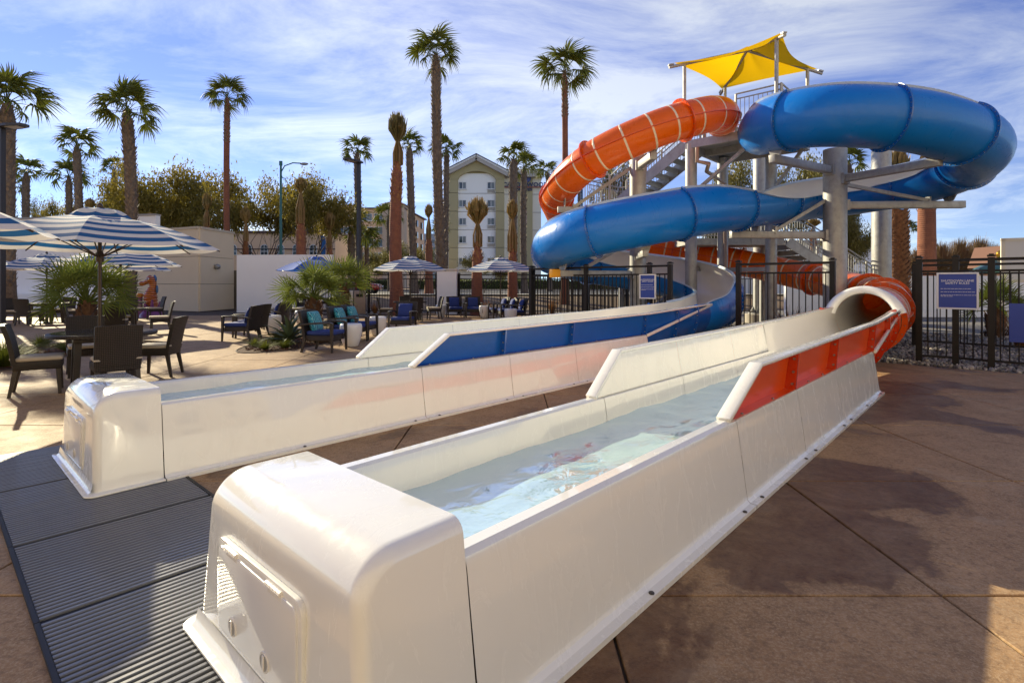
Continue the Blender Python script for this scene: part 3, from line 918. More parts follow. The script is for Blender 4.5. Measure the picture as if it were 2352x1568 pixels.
# ------------------------------------------------------------------ unseen building block added behind the pool deck to throw warm light back
bounce_wall_m = mat('cream_stucco', (0.74, 0.65, 0.52), 0.9, noise=(0.8, 0.5, (0.69, 0.60, 0.48)))
glass_d = mat('dark_window_glass', (0.03, 0.035, 0.04), 0.08, spec=0.8)
hw_ = empty('added_bounce_block', (4, -12, 0), 0, 'unseen cream block added behind the viewer to bounce warm light', 'building')
mb = MB(); mb.box((0, -4, 8), (84, 8, 16)); mb.build('wall', bounce_wall_m, hw_)
win = MB(); win.box((0, 0, 0), (1.7, 0.08, 1.5)); win_me = win.data('window', glass_d)
for k in range(14):
    for j in range(5): obj('window', win_me, hw_, (-39 + 6 * k, 0.045, 1.8 + 3.0 * j))

# ------------------------------------------------------------------ steel columns that carry the slides
conc_m = mat('column_footing_concrete', (0.42, 0.38, 0.32), 0.85, noise=(3, 0.6, (0.34, 0.30, 0.25)))
def column(x, y, r, h, label, arms=(), foot=True):
    c = empty('support_column', (x, y, 0), 0, label, 'column', 'galvanised slide columns')
    mb = MB(); mb.tube([(0, 0, 0.36), (0, 0, h)], r, 32); mb.build('shaft', galv, c, smooth=40)
    mb = MB(); mb.lathe([(r + .30, -.02), (r + .30, .30), (r + .28, .32)], 32); mb.build('footing', conc_m, c, smooth=40)
    mb = MB(); mb.lathe([(r + .17, .325), (r + .17, .36)], 24); mb.build('base_plate', galv, c, smooth=40)
    mb = MB()
    for k in range(8):
        a = 2 * pi * k / 8
        M = Matrix.Rotation(a, 3, 'Z')
        vs = [M @ Vector(p) for p in ((r - .01, -.01, .36), (r + .15, -.01, .36), (r - .01, -.01, .62), (r - .01, .01, .36), (r + .15, .01, .36), (r - .01, .01, .62))]
        mb.add(vs, [(0, 1, 2), (5, 4, 3), (0, 3, 4, 1), (1, 4, 5, 2), (2, 5, 3, 0)])
    mb.build('stiffener', galv, c)
    for a in arms:
        z0, (ex, ey, ez), sz = a[0], a[1], a[2]
        e = Vector((ex - x, ey - y, ez)); d = Vector((e.x, e.y, 0)); d.normalize()
        s0 = d * (r - .02) + Vector((0, 0, z0))
        mb = MB(); mb.bar(s0, e, sz, sz * 1.15); arm = mb.build('arm', galv, c, bevel=.012)
        mb = MB(); mb.bar(d * (r - .03) + Vector((0, 0, z0)), d * (r + .05) + Vector((0, 0, z0)), sz * 1.5, sz * 1.7); mb.build('end_plate', galv, arm)
        if len(a) > 3:      # saddle under the slide: centre, half width
            (sx_, sy_, sz_), hw2 = a[3], a[4]
            q = Vector((sx_ - x, sy_ - y, sz_)); dd = Vector((e.x - s0.x, e.y - s0.y, 0)); dd.normalize()
            n = Vector((-dd.y, dd.x, 0))
            zb = s0.z + (e.z - s0.z) * 0.9 + sz * .55
            mb = MB(); t_ = dd * .012
            P = [q - n * hw2 * .55 + Vector((0, 0, zb - sz_)), q + n * hw2 * .55 + Vector((0, 0, zb - sz_)), q + n * hw2, q - n * hw2]
            mb.add([p - t_ for p in P] + [p + t_ for p in P], [(0, 1, 2, 3), (7, 6, 5, 4), (0, 4, 5, 1), (1, 5, 6, 2), (2, 6, 7, 3), (3, 7, 4, 0)])
            sd_ = mb.build('saddle', galv, arm, fix=True)
            mb = MB()
            for k in (-.6, -.2, .2, .6): mb.tube([q + n * hw2 * k + Vector((0, 0, -.05)) - dd * .025, q + n * hw2 * k + Vector((0, 0, -.05)) + dd * .025], .014, 6)
            tag(mb.build('bolts', bolt_dark, sd_), kind='stuff')
    return c
def brace(c, p, q, w=.09):
    o = Vector(c.location)
    mb = MB(); mb.bar(Vector(p) - o, Vector(q) - o, w, w); b = mb.build('brace', galv, c)
    mb = MB()
    for e in (p, q): mb.box(Vector(e) - o, (.05, .16, .2))
    mb.build('gusset', galv, b)
cA = column(9.06, 15.2, .30, 5.2, 'thick grey steel column inside the upper blue turn', [
    (4.60, (6.45, 13.45, 4.55), .17, (6.6, 13.55, 4.84), .22), (4.34, (10.1, 12.75, 4.32), .17, (9.95, 12.9, 4.50), .24),
    (3.64, (12.55, 15.05, 3.64), .17, (12.15, 15.05, 3.88), .26), (2.80, (6.05, 15.0, 2.80), .17, (6.75, 15.05, 3.06), .22)])
brace(cA, (8.8, 15.2, 3.78), (7.3, 15.05, 2.92)); brace(cA, (9.35, 15.2, 4.22), (11.6, 15.1, 3.76))
cC = column(3.60, 15.5, .23, 5.1, 'grey steel column inside the lower blue turn', [
    (4.78, (3.62, 13.85, 4.72), .16, (3.62, 13.95, 4.92), .14), (2.22, (3.32, 13.45, 2.2), .14, (3.34, 13.6, 2.44), .16),
    (1.72, (1.05, 14.35, 1.72), .15, (1.35, 14.5, 1.98), .24), (3.55, (1.3, 15.45, 3.55), .15, (1.5, 15.45, 3.86), .18), (1.1, (4.1, 17.25, 1.1), .13, (4.0, 17.1, 1.27), .14)])
brace(cC, (3.4, 15.5, 4.75), (1.75, 15.45, 3.62)); brace(cC, (3.45, 15.4, 2.7), (1.9, 14.75, 1.82)); brace(cC, (3.7, 15.55, .45), (4.9, 16.6, 1.2))
mb = MB(); e_ = Vector((1.05 - 3.6, 14.35 - 15.5, 1.72)); d_ = Vector((-.91, -.41, 0)); mb.bar(e_ - d_ * .22, e_ + d_ * .03, .2, .22)
mb.build('safety_pad', mat('yellow_pad', (0.80, 0.36, 0.01), 0.5), cC, bevel=.02)
cB = column(12.95, 19.0, .30, 6.1, 'rear grey steel column behind the blue slide, right of tower', [(4.6, (11.2, 17.4, 4.6), .16)])
cD = column(9.30, 20.3, .25, 6.3, 'grey steel column standing behind the orange tube')
cE = column(10.5, 16.6, .16, 0.9, 'short grey steel post holding up the low orange tube')

# ------------------------------------------------------------------ stair tower with yellow shade sail
TC = Vector((7.06, 16.25, 0))
tower = empty('slide_tower', TC, 0, 'galvanised steel stair tower with railings at the top of the slides', 'tower')
def tw(u_, l_, z=0.0):          # tower plan: u forward, l left
    return Vector((UX * u_ - UY * l_, UY * u_ + UX * l_, z))
PZ = 5.70; HP = 1.32
mb = MB()
for a, b in (((-HP, -HP), (HP, -HP)), ((HP, -HP), (HP, HP)), ((HP, HP), (-HP, HP)), ((-HP, HP), (-HP, -HP)), ((0, -HP), (0, HP))):
    mb.bar(tw(*a, PZ - .13), tw(*b, PZ - .13), .1, .24)
mb.build('edge_beam', galv, tower)
mb = MB()
q = [tw(-HP + .05, -HP + .05), tw(HP - .05, -HP + .05), tw(HP - .05, HP - .05), tw(-HP + .05, HP - .05)]
mb.add([(p.x, p.y, PZ) for p in q] + [(p.x, p.y, PZ - .05) for p in q], [(0, 1, 2, 3), (7, 6, 5, 4), (0, 4, 5, 1), (1, 5, 6, 2), (2, 6, 7, 3), (3, 7, 4, 0)])
mb.build('platform', galv, tower, fix=True)
for a in ((.95, -.22), (.92, .92), (-.92, .92)):
    mb = MB(); mb.tube([tw(a[0] * HP, a[1] * HP, .02), tw(a[0] * HP, a[1] * HP, PZ - .1)], .17, 20); mb.build('column', galv, tower, smooth=40)
mb = MB()
for z in (1.9, 3.7):
    for a, b in (((1, -.22), (1, 1)), ((1, 1), (-1, 1))):
        mb.bar(tw(a[0] * HP * .92, a[1] * HP * .92, z), tw(b[0] * HP * .92, b[1] * HP * .92, z), .09, .14)
tag(mb.build('tie_beams', galv, tower), kind='stuff')
for q_ in (-1, 1):
    mb = MB(); mb.bar(tw(1.2 if q_ > 0 else -1.0, -.25 if q_ > 0 else 1.2, 4.2), tw(1.2 if q_ > 0 else -1.0, -1.2 if q_ > 0 else -.6, 5.5), .09, .09); mb.build('cross_brace', galv, tower)
mb = MB(); pr = mat('pvc_drain_pipe', (0.36, 0.27, 0.22), 0.5)
mb.tube([tw(-1.5, .9, 5.4), tw(-1.5, .9, 5.0), tw(-1.4, .6, 4.9), tw(-.6, 1.0, 4.86), tw(1.0, 1.05, 4.7), tw(1.0, 1.05, .1)], .06, 10)
mb.build('drain_pipe', pr, tower, smooth=60)
def railing(parent, p, q, h=1.07, n=None, posts=True, name='railing'):
    p, q = Vector(p), Vector(q); n = n or max(2, int((q - p).length / .11))
    mb = MB(); up = Vector((0, 0, 1))
    mb.tube([p + up * h, q + up * h], .024, 8); mb.bar(p + up * (h - .14), q + up * (h - .14), .03, .03); mb.bar(p + up * .1, q + up * .1, .03, .03)
    k_ = max(1, round((q - p).length / 1.3))
    for k in range(k_ + 1): mb.bar(p.lerp(q, k / k_), p.lerp(q, k / k_) + up * h, .05, .05)
    o = mb.build(name, galv, parent)
    bb = MB()
    for k in range(1, n):
        c = p.lerp(q, k / n); bb.bar(c + up * .1, c + up * (h - .14), .014, .014)
    tag(bb.build('balusters', galv, o), kind='stuff')
    return o
railing(tower, tw(-HP, -HP, PZ), tw(HP, -HP, PZ)); railing(tower, tw(HP, -HP, PZ), tw(HP, HP, PZ)); railing(tower, tw(HP, HP, PZ), tw(-.1, HP, PZ))
railing(tower, tw(-HP + .06, -HP, PZ), tw(-HP + .06, -.12, PZ)); railing(tower, tw(-HP, .75, PZ), tw(-HP, HP, PZ))
def stair(p, q, width, side):
    """flight from the top nosing p down to q; side = horizontal unit vector across"""
    p, q = Vector(p), Vector(q); n = max(3, round((p.z - q.z) / .19)); side = Vector(side)
    for s_ in (-.5, .5):
        mb = MB(); mb.bar(p + side * width * s_ - Vector((0, 0, .12)), q + side * width * s_ - Vector((0, 0, .06)), .045, .30); mb.build('stringer', galv, tower)
        railing(tower, p + side * width * s_, q + side * width * s_, 1.02, name='stair_railing')
    d = (q - p) / n
    hd = Vector((d.x, d.y, 0)); run = hd.length
    mb = MB(); a = Vector((hd.x / run, hd.y / run, 0))
    M = Matrix(((a.x, -a.y, 0), (a.y, a.x, 0), (0, 0, 1)))
    mb.box((0, 0, -.02), (run + .02, width - .05, .04), M); mb.box(M @ Vector((-run / 2, 0, -.1)), (.012, width - .05, .15), M)
    me = mb.data('tread', galv)
    for k in range(1, n): obj('tread', me, tower, p + d * (k + .0) + Vector((0, 0, -.0)))
lv = tw(0, 1)
stair(tw(-.72, HP + .05, PZ), tw(-.72, 4.0, 4.0), 1.05, tw(1, 0))
stair(tw(.55, 4.0, 4.0), tw(.55, 2.3, 3.0), 1.05, tw(1, 0))
def landing(cs, z):
    mb = MB(); n = len(cs)
    mb.add([(c.x, c.y, z) for c in cs] + [(c.x, c.y, z - .22) for c in cs], [tuple(range(n)), tuple(reversed(range(n, 2 * n)))] + [(k, n + k, n + (k + 1) % n, (k + 1) % n) for k in range(n)])
    mb.build('landing', galv, tower, fix=True)
landing([tw(-1.3, 4.0), tw(1.15, 4.0), tw(1.15, 5.1), tw(-1.3, 5.1)], 4.0)
railing(tower, tw(-1.3, 5.1, 4.0), tw(1.15, 5.1, 4.0)); railing(tower, tw(-1.3, 4.0, 4.0), tw(-1.3, 5.1, 4.0)); railing(tower, tw(1.15, 4.0, 4.0), tw(1.15, 5.1, 4.0))
for a in ((-1.2, 4.95), (1.05, 4.95)):
    mb = MB(); mb.tube([tw(*a, .02), tw(*a, 3.8)], .11, 16); mb.build('column', galv, tower, smooth=40)
L2 = [Vector((6.0, 18.7, 0)) - TC, Vector((9.4, 18.7, 0)) - TC, Vector((9.4, 20.0, 0)) - TC, Vector((6.0, 20.0, 0)) - TC]
landing(L2, 3.0)
z3 = Vector((0, 0, 3.0))
railing(tower, L2[0] + z3, L2[1] + z3); railing(tower, L2[3] + z3, L2[2] + z3)
dx = Vector((.985, .17, 0))
stair(Vector((9.45, 19.35, 3.0)) - TC, Vector((14.6, 20.25, 0.05)) - TC, 1.15, Vector((-.17, .985, 0)))
for a in ((6.3, 19.3), (9.1, 19.6)):
    mb = MB(); c_ = Vector((a[0], a[1], 0)) - TC; mb.tube([c_ + Vector((0, 0, .02)), c_ + Vector((0, 0, 2.8))], .14, 16); mb.build('column', galv, tower, smooth=40)
mb = MB()
for x_ in (6.3, 7.3, 8.3, 9.1): mb.bar(Vector((x_, 18.68, 2.9)) - TC, Vector((x_, 20.02, 2.9)) - TC, .09, .2)
mb.build('joist', galv, tower)
# grey control box on its post by the tower
sail = empty('shade_sail', (7.06, 16.25, PZ), 0, 'bright yellow pyramid shade sail on four posts over the tower', 'shade sail')
so = Vector((7.06, 16.25, PZ))
cn = [Vector((7.05, 14.15, 8.0)), Vector((9.32, 16.55, 8.0)), Vector((7.07, 18.25, 8.0)), Vector((4.82, 16.1, 8.0))]
apex = Vector((7.05, 16.25, 8.55))
yel = mat('yellow_sail_cloth', (0.93, 0.56, 0.012), 0.75, trans=0.5, bump=(3, 0.2, 0.05))
for k in range(4):
    a, b = cn[k], cn[(k + 1) % 4]; mb = MB(); rows = []
    cen = Vector((7.06, 16.25, 8.0))
    n1_, n2_ = 10, 14
    for i in range(n1_ + 1):
        s_ = i / n1_; row = []
        for j in range(n2_ + 1):
            t_ = j / n2_
            e = a.lerp(b, t_); e = e.lerp(cen, .15 * 4 * t_ * (1 - t_)); e.z += -.06 * 4 * t_ * (1 - t_)
            p = apex.lerp(e, s_); p.z -= .16 * sin(pi * s_) * (.5 + .5 * abs(2 * t_ - 1))
            row.append(p - so)
        rows.append(row)
    mb.grid(rows, flip=True); mb.build('cloth_panel', yel, sail, smooth=180)
    d_ = (a - apex); mb = MB(); mb.tube([apex - so + Vector((0, 0, -.12)), a + d_ * .07 - so + Vector((0, 0, -.1))], .045, 10); arm = mb.build('hip_beam', galv, sail, smooth=60)
    mb = MB(); mb.bar(a + d_ * .01 - so + Vector((0, 0, -.04)), a + d_ * .08 - so + Vector((0, 0, -.03)), .1, .04); mb.build('corner_clamp', galv, arm)
    f = a.lerp(apex, .14); mb = MB(); mb.tube([Vector((f.x, f.y, PZ)) - so, Vector((f.x, f.y, 8.0)) - so], .05, 12); mb.build('post', galv, sail, smooth=60)

# ------------------------------------------------------------------ fences
FH = 1.94
picket_me = {}
def fence(label, pts, posts=None, h=FH, pitch=.118, single=True, post_w=.095, name='steel_fence', group='dark steel fences'):
    """pts: run of ground points; every corner is a post"""
    o = Vector(pts[0]); o.z = 0
    g = empty(name, o, 0, label, 'fence', group)
    z2, zb = h - .27, .13
    key = (round(h, 2))
    if key not in picket_me:
        mb = MB(); mb.box((0, 0, (z2 + zb) / 2), (.019, .019, z2 - zb)); picket_me[key] = mb.data('picket', iron)
    allp = [Vector(p) for p in pts]
    def post(p):
        mb = MB(); mb.box((0, 0, h / 2 - .02), (post_w, post_w, h - .04)); mb.box((0, 0, h - .015), (post_w + .016, post_w + .016, .03)); mb.box((0, 0, h + .01), (post_w - .03, post_w - .03, .02))
        pb = mb.build('post', iron, g, loc=(p.x - o.x, p.y - o.y, 0)); pb.rotation_euler = (0, 0, RZ)
    for p in allp: post(p)
    bars = MB()
    for a, b in zip(allp, allp[1:]):
        a2, b2 = a - o, b - o
        d = (b2 - a2); ln_ = d.length; d /= ln_
        a3, b3 = a2 + d * post_w * .4, b2 - d * post_w * .4
        for z, t_ in ((h - .075, .048), (z2, .038), (zb, .038)):
            mb = MB(); mb.bar(Vector((a3.x, a3.y, z)), Vector((b3.x, b3.y, z)), t_ * .9, t_); mb.build('rail', iron, g)
        n = max(2, round(ln_ / pitch))
        for k in range(1, n):
            p = a2.lerp(b2, k / n)
            if single:
                pk = obj('picket', picket_me[key], g, (p.x, p.y, 0)); pk.rotation_euler = (0, 0, math.atan2(d.y, d.x))
            else: bars.box((p.x, p.y, (z2 + zb) / 2), (.019, .019, z2 - zb))
    if not single: tag(bars.build('pickets', iron, g), kind='stuff')
    return g
fence('dark steel fence left of the blue chute, carrying the small rules sign', [uv(11.85, -10.1), uv(11.85, -8.2), uv(11.85, -6.36), uv(11.85, -5.83)])
fence('dark steel fence between the blue chute and the orange tube mouth', [uv(12.1, -4.35), uv(12.2, -2.56)])
pr_ = [gnd(2111, 832), gnd(2195, 838), gnd(2277, 846)]
dv_ = (pr_[2] - pr_[0]); dv_.normalize()
fence('dark steel gate fence right of the orange tube, carrying the large rules sign', pr_ + [pr_[2] + dv_ * 1.5, pr_[2] + dv_ * 3.4])
fence('dark steel fence behind the gravel strip, farther back on the right', [uv(15.6, -1.6), uv(15.5, .4), uv(15.4, 2.4), uv(15.3, 4.6)])
fence('dark steel side fence running back beside the lounge corner', [uv(11.95, -10.12), uv(14.5, -10.12), uv(17.2, -10.12), uv(20.4, -10.12)], single=False)
fence('long dark steel patio fence left of the white pillar, along the street', [Vector((-9.4, 26.2, 0)), Vector((-6.9, 26.1, 0)), Vector((-3.62, 26.0, 0))], single=False, pitch=.13)
fence('long dark steel patio fence right of the white pillar, along the street', [Vector((-2.55, 26.0, 0)), Vector((.2, 26.0, 0)), Vector((2.9, 26.0, 0)), Vector((5.8, 26.0, 0)), Vector((8.7, 26.0, 0)), Vector((11.6, 26.0, 0))], single=False, pitch=.13)

stucco_w = mat('white_stucco', (0.86, 0.855, 0.84), 0.92, noise=(1.2, 0.4, (0.80, 0.79, 0.77)), bump=(30, 0.25, 0.01))
stucco_t = mat('tan_stucco', (0.70, 0.58, 0.41), 0.92, noise=(1.0, 0.5, (0.64, 0.525, 0.37)), bump=(30, 0.3, 0.01))
trim_t = mat('tan_trim', (0.52, 0.45, 0.34), 0.85)
pil = empty('stucco_pillar', (-3.08, 26.0, 0), 0, 'white stucco gate pillar with flat cap in the patio fence', 'pillar')
mb = MB(); mb.box((0, 0, 1.02), (.92, .9, 2.04)); mb.build('shaft', stucco_w, pil)
mb = MB(); mb.box((0, 0, 2.09), (1.0, .98, .1)); mb.build('cap', mat('pale_cap', (0.55, 0.52, 0.46), 0.85), pil, bevel=.01)
def wall_thing(name, label, poly, h, m, cap=None, z0=0.0, cat='wall', thick=None):
    """free-standing wall along a polyline"""
    o = Vector((poly[0][0], poly[0][1], 0)); g = empty(name, o, 0, label, cat)
    mb = MB()
    for a, b in zip(poly, poly[1:]):
        p, q = Vector((a[0], a[1], 0)) - o, Vector((b[0], b[1], 0)) - o
        mb.bar(p + Vector((0, 0, z0 + h / 2)), q + Vector((0, 0, z0 + h / 2)), thick or .25, h)
    mb.build('body', m, g)
    if cap:
        mb = MB()
        for a, b in zip(poly, poly[1:]):
            p, q = Vector((a[0], a[1], 0)) - o, Vector((b[0], b[1], 0)) - o
            mb.bar(p + Vector((0, 0, z0 + h + .03)), q + Vector((0, 0, z0 + h + .03)), (thick or .25) + .08, .06)
        mb.build('coping', cap, g)
    return g
wall_thing('screen_wall', 'plain white stucco screen wall beside the tan storage building', [(-13.75, 27.2), (-10.2, 27.0), (-8.9, 27.0)], 2.88, stucco_w)
wall_thing('boundary_wall', 'white boundary wall behind the gate fence at the far right', [(11.9, 23.6), (29, 23.4)], 1.78, stucco_w)
# tan storage building, panel joints cut as grooves
sto = empty('storage_building', (-16.1, 27.9, 0), 0, 'tan stucco storage building with panel joints and a round wall lamp', 'building')
face = [((-16.1, 27.9), (-15.95, 31.0)), ((-19.3, 29.4), (-16.1, 27.9)), ((-26.5, 32.8), (-19.3, 29.4))]
HS = 4.28
zs = [0.0, 1.42, 2.85, HS]
so_ = Vector((-16.1, 27.9, 0))
mb = MB(); ft = [Vector((-26.5, 32.8, 0)), Vector((-16.1, 27.9, 0)), Vector((-15.95, 31.0, 0)), Vector((-24, 38, 0))]
ctr = sum(ft, Vector()) / 4
ins = [p.lerp(ctr, .012) - so_ for p in ft]
mb.add([(p.x, p.y, 0) for p in ins] + [(p.x, p.y, HS - .03) for p in ins], [(3, 2, 1, 0), (4, 5, 6, 7)] + [(k, (k + 1) % 4, 4 + (k + 1) % 4, 4 + k) for k in range(4)])
mb.build('core_wall', mat('groove_grey', (0.16, 0.14, 0.11), 0.9), sto, fix=True)
for a, b in face:
    a, b = Vector((*a, 0)) - so_, Vector((*b, 0)) - so_
    for z0, z1 in zip(zs, zs[1:]):
        d = (b - a).normalized()
        mb = MB(); mb.bar(a + d * .012 + Vector((0, 0, (z0 + z1) / 2)), b - d * .012 + Vector((0, 0, (z0 + z1) / 2)), .10, z1 - z0 - .022)
        mb.build('wall_panel', stucco_t, sto)
mb = MB()
for a, b in face:
    mb.bar(Vector((*a, HS + .05)) - so_, Vector((*b, HS + .05)) - so_, .2, .12)
mb.build('parapet', trim_t, sto)
lp = Vector((-16.0, 29.3, 2.35)) - so_
mb = MB(); mb.lathe([(.0, -.14), (.12, -.10), (.16, 0), (.14, .08), (.08, .13), (0, .15)], 16, lp + Vector((.14, -.12, 0)), cap=False); mb.build('wall_lamp', mat('grey_lamp_case', (0.28, 0.28, 0.28), 0.4, metal=.5), sto, smooth=60)
# white pool-house wall at the far left with its low ledge
pw = empty('pool_house_wall', (-40, 35, 0), 0, 'long white wall behind the left umbrellas with a low ledge', 'wall')
po = Vector((-40, 35, 0))
mb = MB(); mb.bar(Vector((-41, 34.2, 2.6)) - po, Vector((-19.6, 30.0, 2.6)) - po, .3, 5.2); mb.build('body', stucco_w, pw)
mb = MB(); mb.bar(Vector((-41, 34.2, 5.24)) - po, Vector((-19.6, 30.0, 5.24)) - po, .42, .1); mb.build('coping', mat('grey_coping', (0.33, 0.31, 0.28), 0.8), pw)
mb = MB(); mb.bar(Vector((-40.2, 33.4, .42)) - po, Vector((-21.2, 29.7, .42)) - po, .7, .84); mb.build('ledge', stucco_w, pw)
mb = MB(); mb.bar(Vector((-16.0, 31.15, 1.1)), Vector((-13.6, 30.6, 1.1)), .1, 2.2); g_ = mb.build('panel_gate', mat('dark_tan_panel', (0.12, 0.10, 0.075), .7)); tag(g_, 'narrow dark tan gate panel between storage building and white wall', 'gate')

# ------------------------------------------------------------------ rule signs
blue_s = mat('royal_blue_sign', (0.022, 0.052, 0.28), 0.45)
white_s = mat('white_sign_frame', (0.70, 0.69, 0.67), 0.5)
def sign(label, p, d, w_, h_, zc_, words=True):
    """p ground point on the fence line, d unit vector along the fence"""
    g = empty('rules_sign', (p.x, p.y, zc_), math.atan2(d.y, d.x), label, 'sign', 'blue signs on the fence')
    mb = MB(); mb.box((0, -.075, 0), (w_, .02, h_)); mb.build('board', blue_s, g)
    mb = MB(); t_ = .028
    for s_ in (-1, 1):
        mb.box((s_ * (w_ / 2), -.08, 0), (t_, .034, h_ + t_)); mb.box((0, -.08, s_ * h_ / 2), (w_ - t_, .034, t_))
    if words: mb.build('frame', white_s, g)
    if words:
        M = Matrix.Translation((0, -.0865, h_ * .285)) @ Matrix.Rotation(R(90), 4, 'X')
        text('heading', 'SHUTDOWN LANE', white_s, g, M, h_ * .085, .0006, bold=.0004)
        M = Matrix.Translation((0, -.0865, h_ * .215)) @ Matrix.Rotation(R(90), 4, 'X')
        text('heading', 'SAFETY RULES', white_s, g, M, h_ * .085, .0006, bold=.0004)
        mb = MB(); r2 = random.Random(5)
        for zz, x1 in ((.06, .30), (-.03, .40), (-.12, .44), (-.155, -.12)):
            x = -.42
            while x < x1:
                l = r2.uniform(.03, .09); mb.box(((x + l / 2) * w_, -.0868, zz * h_), (l * w_, .002, .011 * h_)); x += l + .014
        tag(mb.build('small_print', white_s, g), kind='stuff')
    return g
dF = Vector((UY, -UX, 0))
sign('small blue rules sign with white frame on fence by blue chute', uv(11.80, -6.34), dF, .40, .56, 1.38)
sign('large blue shutdown lane rules sign on the right gate fence', pr_[1] - Vector((0, .05, 0)), dv_, .55, .62, 1.32)
g_ = sign('plain blue panel on the fence at the right edge', pr_[2] + dv_ * .52 - Vector((0, .03, 0)), dv_, .62, .64, .80, words=False)
# ------------------------------------------------------------------ patio furniture
def weave_mat(name, col, col2):
    m = mat(name, col, 0.55, spec=0.4)
    t = m.node_tree; b = t.nodes['Principled BSDF']; n_ = t.nodes.new; l_ = t.links.new
    c = n_('ShaderNodeTexCoord')
    w1 = n_('ShaderNodeTexWave'); w1.bands_direction = 'Z'; w1.inputs['Scale'].default_value = 14; l_(c.outputs['Object'], w1.inputs['Vector'])
    w2 = n_('ShaderNodeTexWave'); w2.bands_direction = 'Y'; w2.inputs['Scale'].default_value = 14; l_(c.outputs['Object'], w2.inputs['Vector'])
    mu = n_('ShaderNodeMath'); mu.operation = 'MULTIPLY'; l_(w1.outputs['Fac'], mu.inputs[0]); l_(w2.outputs['Fac'], mu.inputs[1])
    bp = n_('ShaderNodeBump'); bp.inputs['Strength'].default_value = 0.7; bp.inputs['Distance'].default_value = 0.006
    l_(mu.outputs[0], bp.inputs['Height']); l_(bp.outputs[0], b.inputs['Normal'])
    mx_ = n_('ShaderNodeMix'); mx_.data_type = 'RGBA'; mx_.inputs['A'].default_value = (*col2, 1); mx_.inputs['B'].default_value = (*col, 1)
    l_(mu.outputs[0], mx_.inputs['Factor']); l_(mx_.outputs['Result'], b.inputs['Base Color'])
    return m
wicker = weave_mat('dark_woven_wicker', (0.060, 0.047, 0.040), (0.018, 0.014, 0.012))
frame_d = mat('dark_brown_frame', (0.034, 0.027, 0.023), 0.42)
beige_c = mat('beige_canvas_cushion', (0.50, 0.44, 0.35), 0.9, bump=(60, 0.2, 0.004))
navy_c = mat('navy_canvas_cushion', (0.022, 0.045, 0.20), 0.85, bump=(60, 0.25, 0.004), noise=(3, 0.5, (0.018, 0.036, 0.165)))
def teal_pattern():
    m = mat('teal_printed_cloth', (0.02, 0.22, 0.28), 0.85)
    t = m.node_tree; b = t.nodes['Principled BSDF']; n_ = t.nodes.new; l_ = t.links.new
    c = n_('ShaderNodeTexCoord')
    v = n_('ShaderNodeTexVoronoi'); v.feature = 'DISTANCE_TO_EDGE'; v.inputs['Scale'].default_value = 11
    l_(c.outputs['Object'], v.inputs['Vector'])
    w1 = n_('ShaderNodeTexWave'); w1.bands_direction = 'Y'; w1.inputs['Scale'].default_value = 6; w1.inputs['Distortion'].default_value = 3.5; w1.inputs['Detail Scale'].default_value = 3
    l_(c.outputs['Object'], w1.inputs['Vector'])
    r_ = n_('ShaderNodeMapRange'); r_.inputs['From Min'].default_value = 0.02; r_.inputs['From Max'].default_value = 0.07; l_(v.outputs['Distance'], r_.inputs['Value'])
    a = n_('ShaderNodeMix'); a.data_type = 'RGBA'; a.inputs['A'].default_value = (0.01, 0.045, 0.11, 1); a.inputs['B'].default_value = (0.03, 0.28, 0.34, 1); l_(r_.outputs[0], a.inputs['Factor'])
    r2 = n_('ShaderNodeMapRange'); r2.inputs['From Min'].default_value = 0.7; r2.inputs['From Max'].default_value = 0.85; l_(w1.outputs['Fac'], r2.inputs['Value'])
    a2 = n_('ShaderNodeMix'); a2.data_type = 'RGBA'; a2.inputs['B'].default_value = (0.22, 0.50, 0.50, 1); l_(r2.outputs[0], a2.inputs['Factor']); l_(a.outputs['Result'], a2.inputs['A'])
    l_(a2.outputs['Result'], b.inputs['Base Color'])
    return m
teal_c = teal_pattern()
def leg(name, parent, p, q, w0, w1, m=None):
    mb = MB(); p, q = Vector(p), Vector(q)
    vs = []
    for e, w_ in ((p, w0), (q, w1)):
        for a, b in ((-1, -1), (1, -1), (1, 1), (-1, 1)): vs.append(e + Vector((a * w_ / 2, b * w_ / 2, 0)))
    mb.add(vs, [(0, 1, 2, 3), (7, 6, 5, 4), (4, 5, 1, 0), (5, 6, 2, 1), (6, 7, 3, 2), (7, 4, 0, 3)])
    return mb.build(name, m or frame_d, parent, fix=True)
def soft_box(name, parent, c, d, m, bev=.025, M=None, seg=3):
    mb = MB(); mb.box(c, d, M); return mb.build(name, m, parent, bevel=bev, seg=seg)
def slab_bend(name, parent, prof, w_, th, m, crown=0.0):
    """upright panel: prof = [(x,z)...] centre line, width w_ across y, slightly bowed"""
    mb = MB(); n = 7
    rows_f, rows_b = [], []
    for x, z in prof:
        rf, rb = [], []
        for k in range(n):
            y = -w_ / 2 + w_ * k / (n - 1); b = .02 * (1 - (2 * y / w_) ** 2)
            zz = z + crown * (1 - (2 * y / w_) ** 2) * (1 if (x, z) == prof[-1] else 0)
            rf.append((x + th / 2 - b, y, zz)); rb.append((x - th / 2 - b, y, zz))
        rows_f.append(rf); rows_b.append(rb)
    loops = [f + b[::-1] for f, b in zip(rows_f, rows_b)]
    mb.grid(loops, closed=True)
    mb.add(loops[0], [tuple(range(2 * n))]); mb.add(loops[-1], [tuple(reversed(range(2 * n)))])
    return mb.build(name, m, parent, fix=True, smooth=30)
